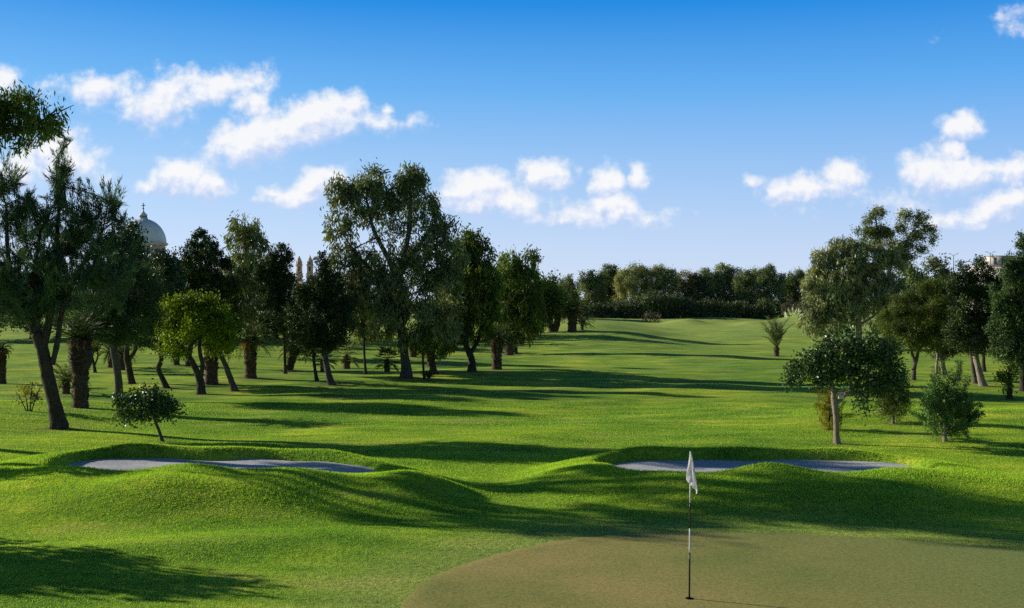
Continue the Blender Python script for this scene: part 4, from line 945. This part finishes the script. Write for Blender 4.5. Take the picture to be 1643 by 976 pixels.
# clouds: fields round fixed directions of the sky
ym = math_(nt, 'MAXIMUM', sep.outputs['Y'], 0.02)
u = math_(nt, 'DIVIDE', sep.outputs['X'], ym); v = math_(nt, 'DIVIDE', sep.outputs['Z'], ym)
cu = math_(nt, 'MULTIPLY_ADD', u, 17.5, 8.215); cv = math_(nt, 'MULTIPLY_ADD', v, -17.5, 4.82)
cb = ns.new('ShaderNodeCombineXYZ'); ln.new(cu, cb.inputs[0]); ln.new(cv, cb.inputs[1]); PV = cb.outputs[0]
wn = ns.new('ShaderNodeTexNoise'); wn.inputs['Scale'].default_value = 2.6; wn.inputs['Detail'].default_value = 4; ln.new(PV, wn.inputs['Vector'])
wv = ns.new('ShaderNodeVectorMath'); wv.operation = 'MULTIPLY_ADD'; ln.new(wn.outputs['Color'], wv.inputs[0]); wv.inputs[1].default_value = (.34, .26, 0); wv.inputs[2].default_value = (-.17, -.13, 0)
wa = ns.new('ShaderNodeVectorMath'); wa.operation = 'ADD'; ln.new(PV, wa.inputs[0]); ln.new(wv.outputs[0], wa.inputs[1]); PW = wa.outputs[0]
CL = [(0.05, 1.30, .30, .24, 0, .75), (1.55, 1.45, .62, .25, -.05, .80), (0.95, 1.42, .25, .2, 0, .5), (2.6, 1.62, .62, .38, -.25, .95), (3.3, 1.42, .55, .26, -.15, .95), (4.1, 1.32, .32, .26, -.4, .8), (4.05, 1.70, .30, .28, 0, .7),
      (4.3, 2.18, .95, .36, -.28, 1.15), (5.3, 1.88, .62, .34, -.3, 1.15), (4.9, 1.95, .5, .28, 0, 1.1), (5.95, 1.95, .3, .22, 0, .5), (6.5, 2.0, .35, .12, 0, .3), (6.25, 1.75, .1, .08, 0, .5),
      (2.85, 2.85, .36, .30, 0, 1.1), (3.42, 3.02, .32, .24, 0, 1.05), (2.3, 3.0, .2, .12, 0, .5), (1.7, 2.85, .25, .14, 0, .6), (.95, 2.55, .55, .40, .1, .95), (.35, 2.75, .4, .3, 0, .8),
      (5.1, 3.0, .50, .24, -.45, 1.0), (4.65, 3.2, .38, .18, 0, .95), (5.3, 2.9, .25, .22, 0, 1.0), (4.4, 3.12, .2, .12, 0, .7),
      (7.7, 3.08, .62, .30, -.2, 1.1), (8.1, 3.25, .7, .24, 0, .7), (8.75, 2.8, .42, .24, 0, 1.05), (8.3, 3.35, .6, .18, 0, .5), (9.75, 2.98, .24, .30, 0, 1.05), (9.85, 3.35, .36, .24, 0, .95), (10.25, 2.85, .16, .22, 0, .8), (9.3, 3.5, .7, .2, 0, .6), (10.4, 3.5, .5, .16, 0, .4),
      (12.85, 3.05, .55, .24, -.12, 1.0), (13.5, 2.85, .38, .26, -.2, 1.0), (12.05, 2.9, .22, .11, 0, .55), (14.1, 3.2, .4, .16, 0, .4), (12.9, 3.4, .3, .12, 0, .3),
      (15.4, 2.05, .34, .24, -.2, 1.05), (15.3, 2.45, .3, .26, 0, .7), (14.95, 2.8, .42, .38, 0, 1.05), (15.55, 2.82, .48, .26, -.2, 1.0), (16.3, 2.75, .4, .26, 0, .85), (16.0, 3.35, .7, .24, -.3, .85), (14.6, 3.3, .5, .22, 0, .45), (15.4, 3.55, .8, .2, 0, .5), (16.3, .38, .3, .22, 0, .45), (15.0, .6, .14, .1, 0, .25)]
fld = None; low = None
for (a, b, rx, ry, rot, st) in CL:
    mp = ns.new('ShaderNodeMapping'); mp.vector_type = 'TEXTURE'; mp.inputs['Location'].default_value = (a, b, 0); mp.inputs['Rotation'].default_value = (0, 0, rot); mp.inputs['Scale'].default_value = (rx * 1.55, ry * 1.55, 1)
    ln.new(PW, mp.inputs['Vector'])
    le = ns.new('ShaderNodeVectorMath'); le.operation = 'LENGTH'; ln.new(mp.outputs[0], le.inputs[0])
    q = math_(nt, 'MULTIPLY_ADD', le.outputs['Value'], -st, st)
    sy = ns.new('ShaderNodeSeparateXYZ'); ln.new(mp.outputs[0], sy.inputs[0]); yy = sy.outputs['Y']
    if fld is None: fld = q; low = yy
    else:
        w_ = math_(nt, 'MULTIPLY_ADD', math_(nt, 'SUBTRACT', q, fld), 4.0, 0.5, clamp=True)
        mf = ns.new('ShaderNodeMix'); mf.data_type = 'FLOAT'; ln.new(w_, mf.inputs[0]); ln.new(low, mf.inputs[2]); ln.new(yy, mf.inputs[3]); low = mf.outputs[0]
        sm = ns.new('ShaderNodeMath'); sm.operation = 'SMOOTH_MAX'; ln.new(fld, sm.inputs[0]); ln.new(q, sm.inputs[1]); sm.inputs[2].default_value = 0.18; fld = sm.outputs[0]
def fbm(vec, sc, det=7, ro=.62):
    return noise(nt, vec, sc, det, ro)
n1 = fbm(PV, 2.3, 7, .56); 
of = ns.new('ShaderNodeVectorMath'); of.operation = 'ADD'; ln.new(PV, of.inputs[0]); of.inputs[1].default_value = (-.07, -.08, 0); n1b = fbm(of.outputs[0], 2.3, 7, .56)
nf_ = fbm(PV, 6.5, 5, .6)
dens = math_(nt, 'ADD', math_(nt, 'MULTIPLY', fld, 1.7), math_(nt, 'ADD', math_(nt, 'MULTIPLY_ADD', n1, 2.1, -1.17), math_(nt, 'MULTIPLY_ADD', nf_, 0.7, -0.35)))
alpha = maprange(nt, dens, -0.06, 1.0, 0, 1, True)
alpha = math_(nt, 'MULTIPLY', alpha, maprange(nt, sep.outputs['Y'], 0.3, 0.5))
relief = math_(nt, 'MULTIPLY_ADD', math_(nt, 'SUBTRACT', n1, n1b), 4.0, 0.5)
core = maprange(nt, dens, 0.1, 0.8)
shade = math_(nt, 'ADD', math_(nt, 'MULTIPLY', relief, 0.50), math_(nt, 'MULTIPLY_ADD', low, -0.90, 0.36), clamp=True)
ccol = ramp(nt, shade, [(0.05, (0.54, 0.66, 0.92)), (0.40, (0.78, 0.83, 0.96)), (0.68, (0.98, 0.97, 0.97))])
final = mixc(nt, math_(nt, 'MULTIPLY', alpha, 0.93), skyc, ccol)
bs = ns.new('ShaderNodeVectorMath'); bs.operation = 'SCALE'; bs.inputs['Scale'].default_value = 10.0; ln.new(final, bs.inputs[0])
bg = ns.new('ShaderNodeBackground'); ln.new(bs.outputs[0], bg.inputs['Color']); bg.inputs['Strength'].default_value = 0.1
wo = ns.new('ShaderNodeOutputWorld'); ln.new(bg.outputs[0], wo.inputs['Surface'])
W.cycles.sampling_method = 'MANUAL'; W.cycles.sample_map_resolution = 512

# ------------------------------------------------------------------ camera and render settings
cam = bpy.data.cameras.new('camera'); cam.sensor_width = 36; cam.lens = 36 * F / 1643
cam.shift_y = -(488 - HY) / 1643; cam.clip_start = 0.1; cam.clip_end = 9000
co = bpy.data.objects.new('camera', cam); COL.objects.link(co); co.location = (0, 0, CAM_H); co.rotation_euler = (R(90), 0, 0)
SC.camera = co
SC.render.engine = 'CYCLES'
SC.view_settings.view_transform = 'Standard'; SC.view_settings.look = 'None'; SC.view_settings.exposure = 0; SC.view_settings.gamma = 1
SC.cycles.max_bounces = 5; SC.cycles.diffuse_bounces = 3; SC.cycles.glossy_bounces = 2; SC.cycles.transmission_bounces = 3; SC.cycles.transparent_max_bounces = 4
SC.cycles.use_denoising = False; SC.cycles.use_adaptive_sampling = True; SC.cycles.adaptive_threshold = 0.012; SC.cycles.time_limit = 700
SC.cycles.caustics_reflective = False; SC.cycles.caustics_refractive = False
print('LEAVES', sum(COUNT[1:]), 'TREES', COUNT[0])
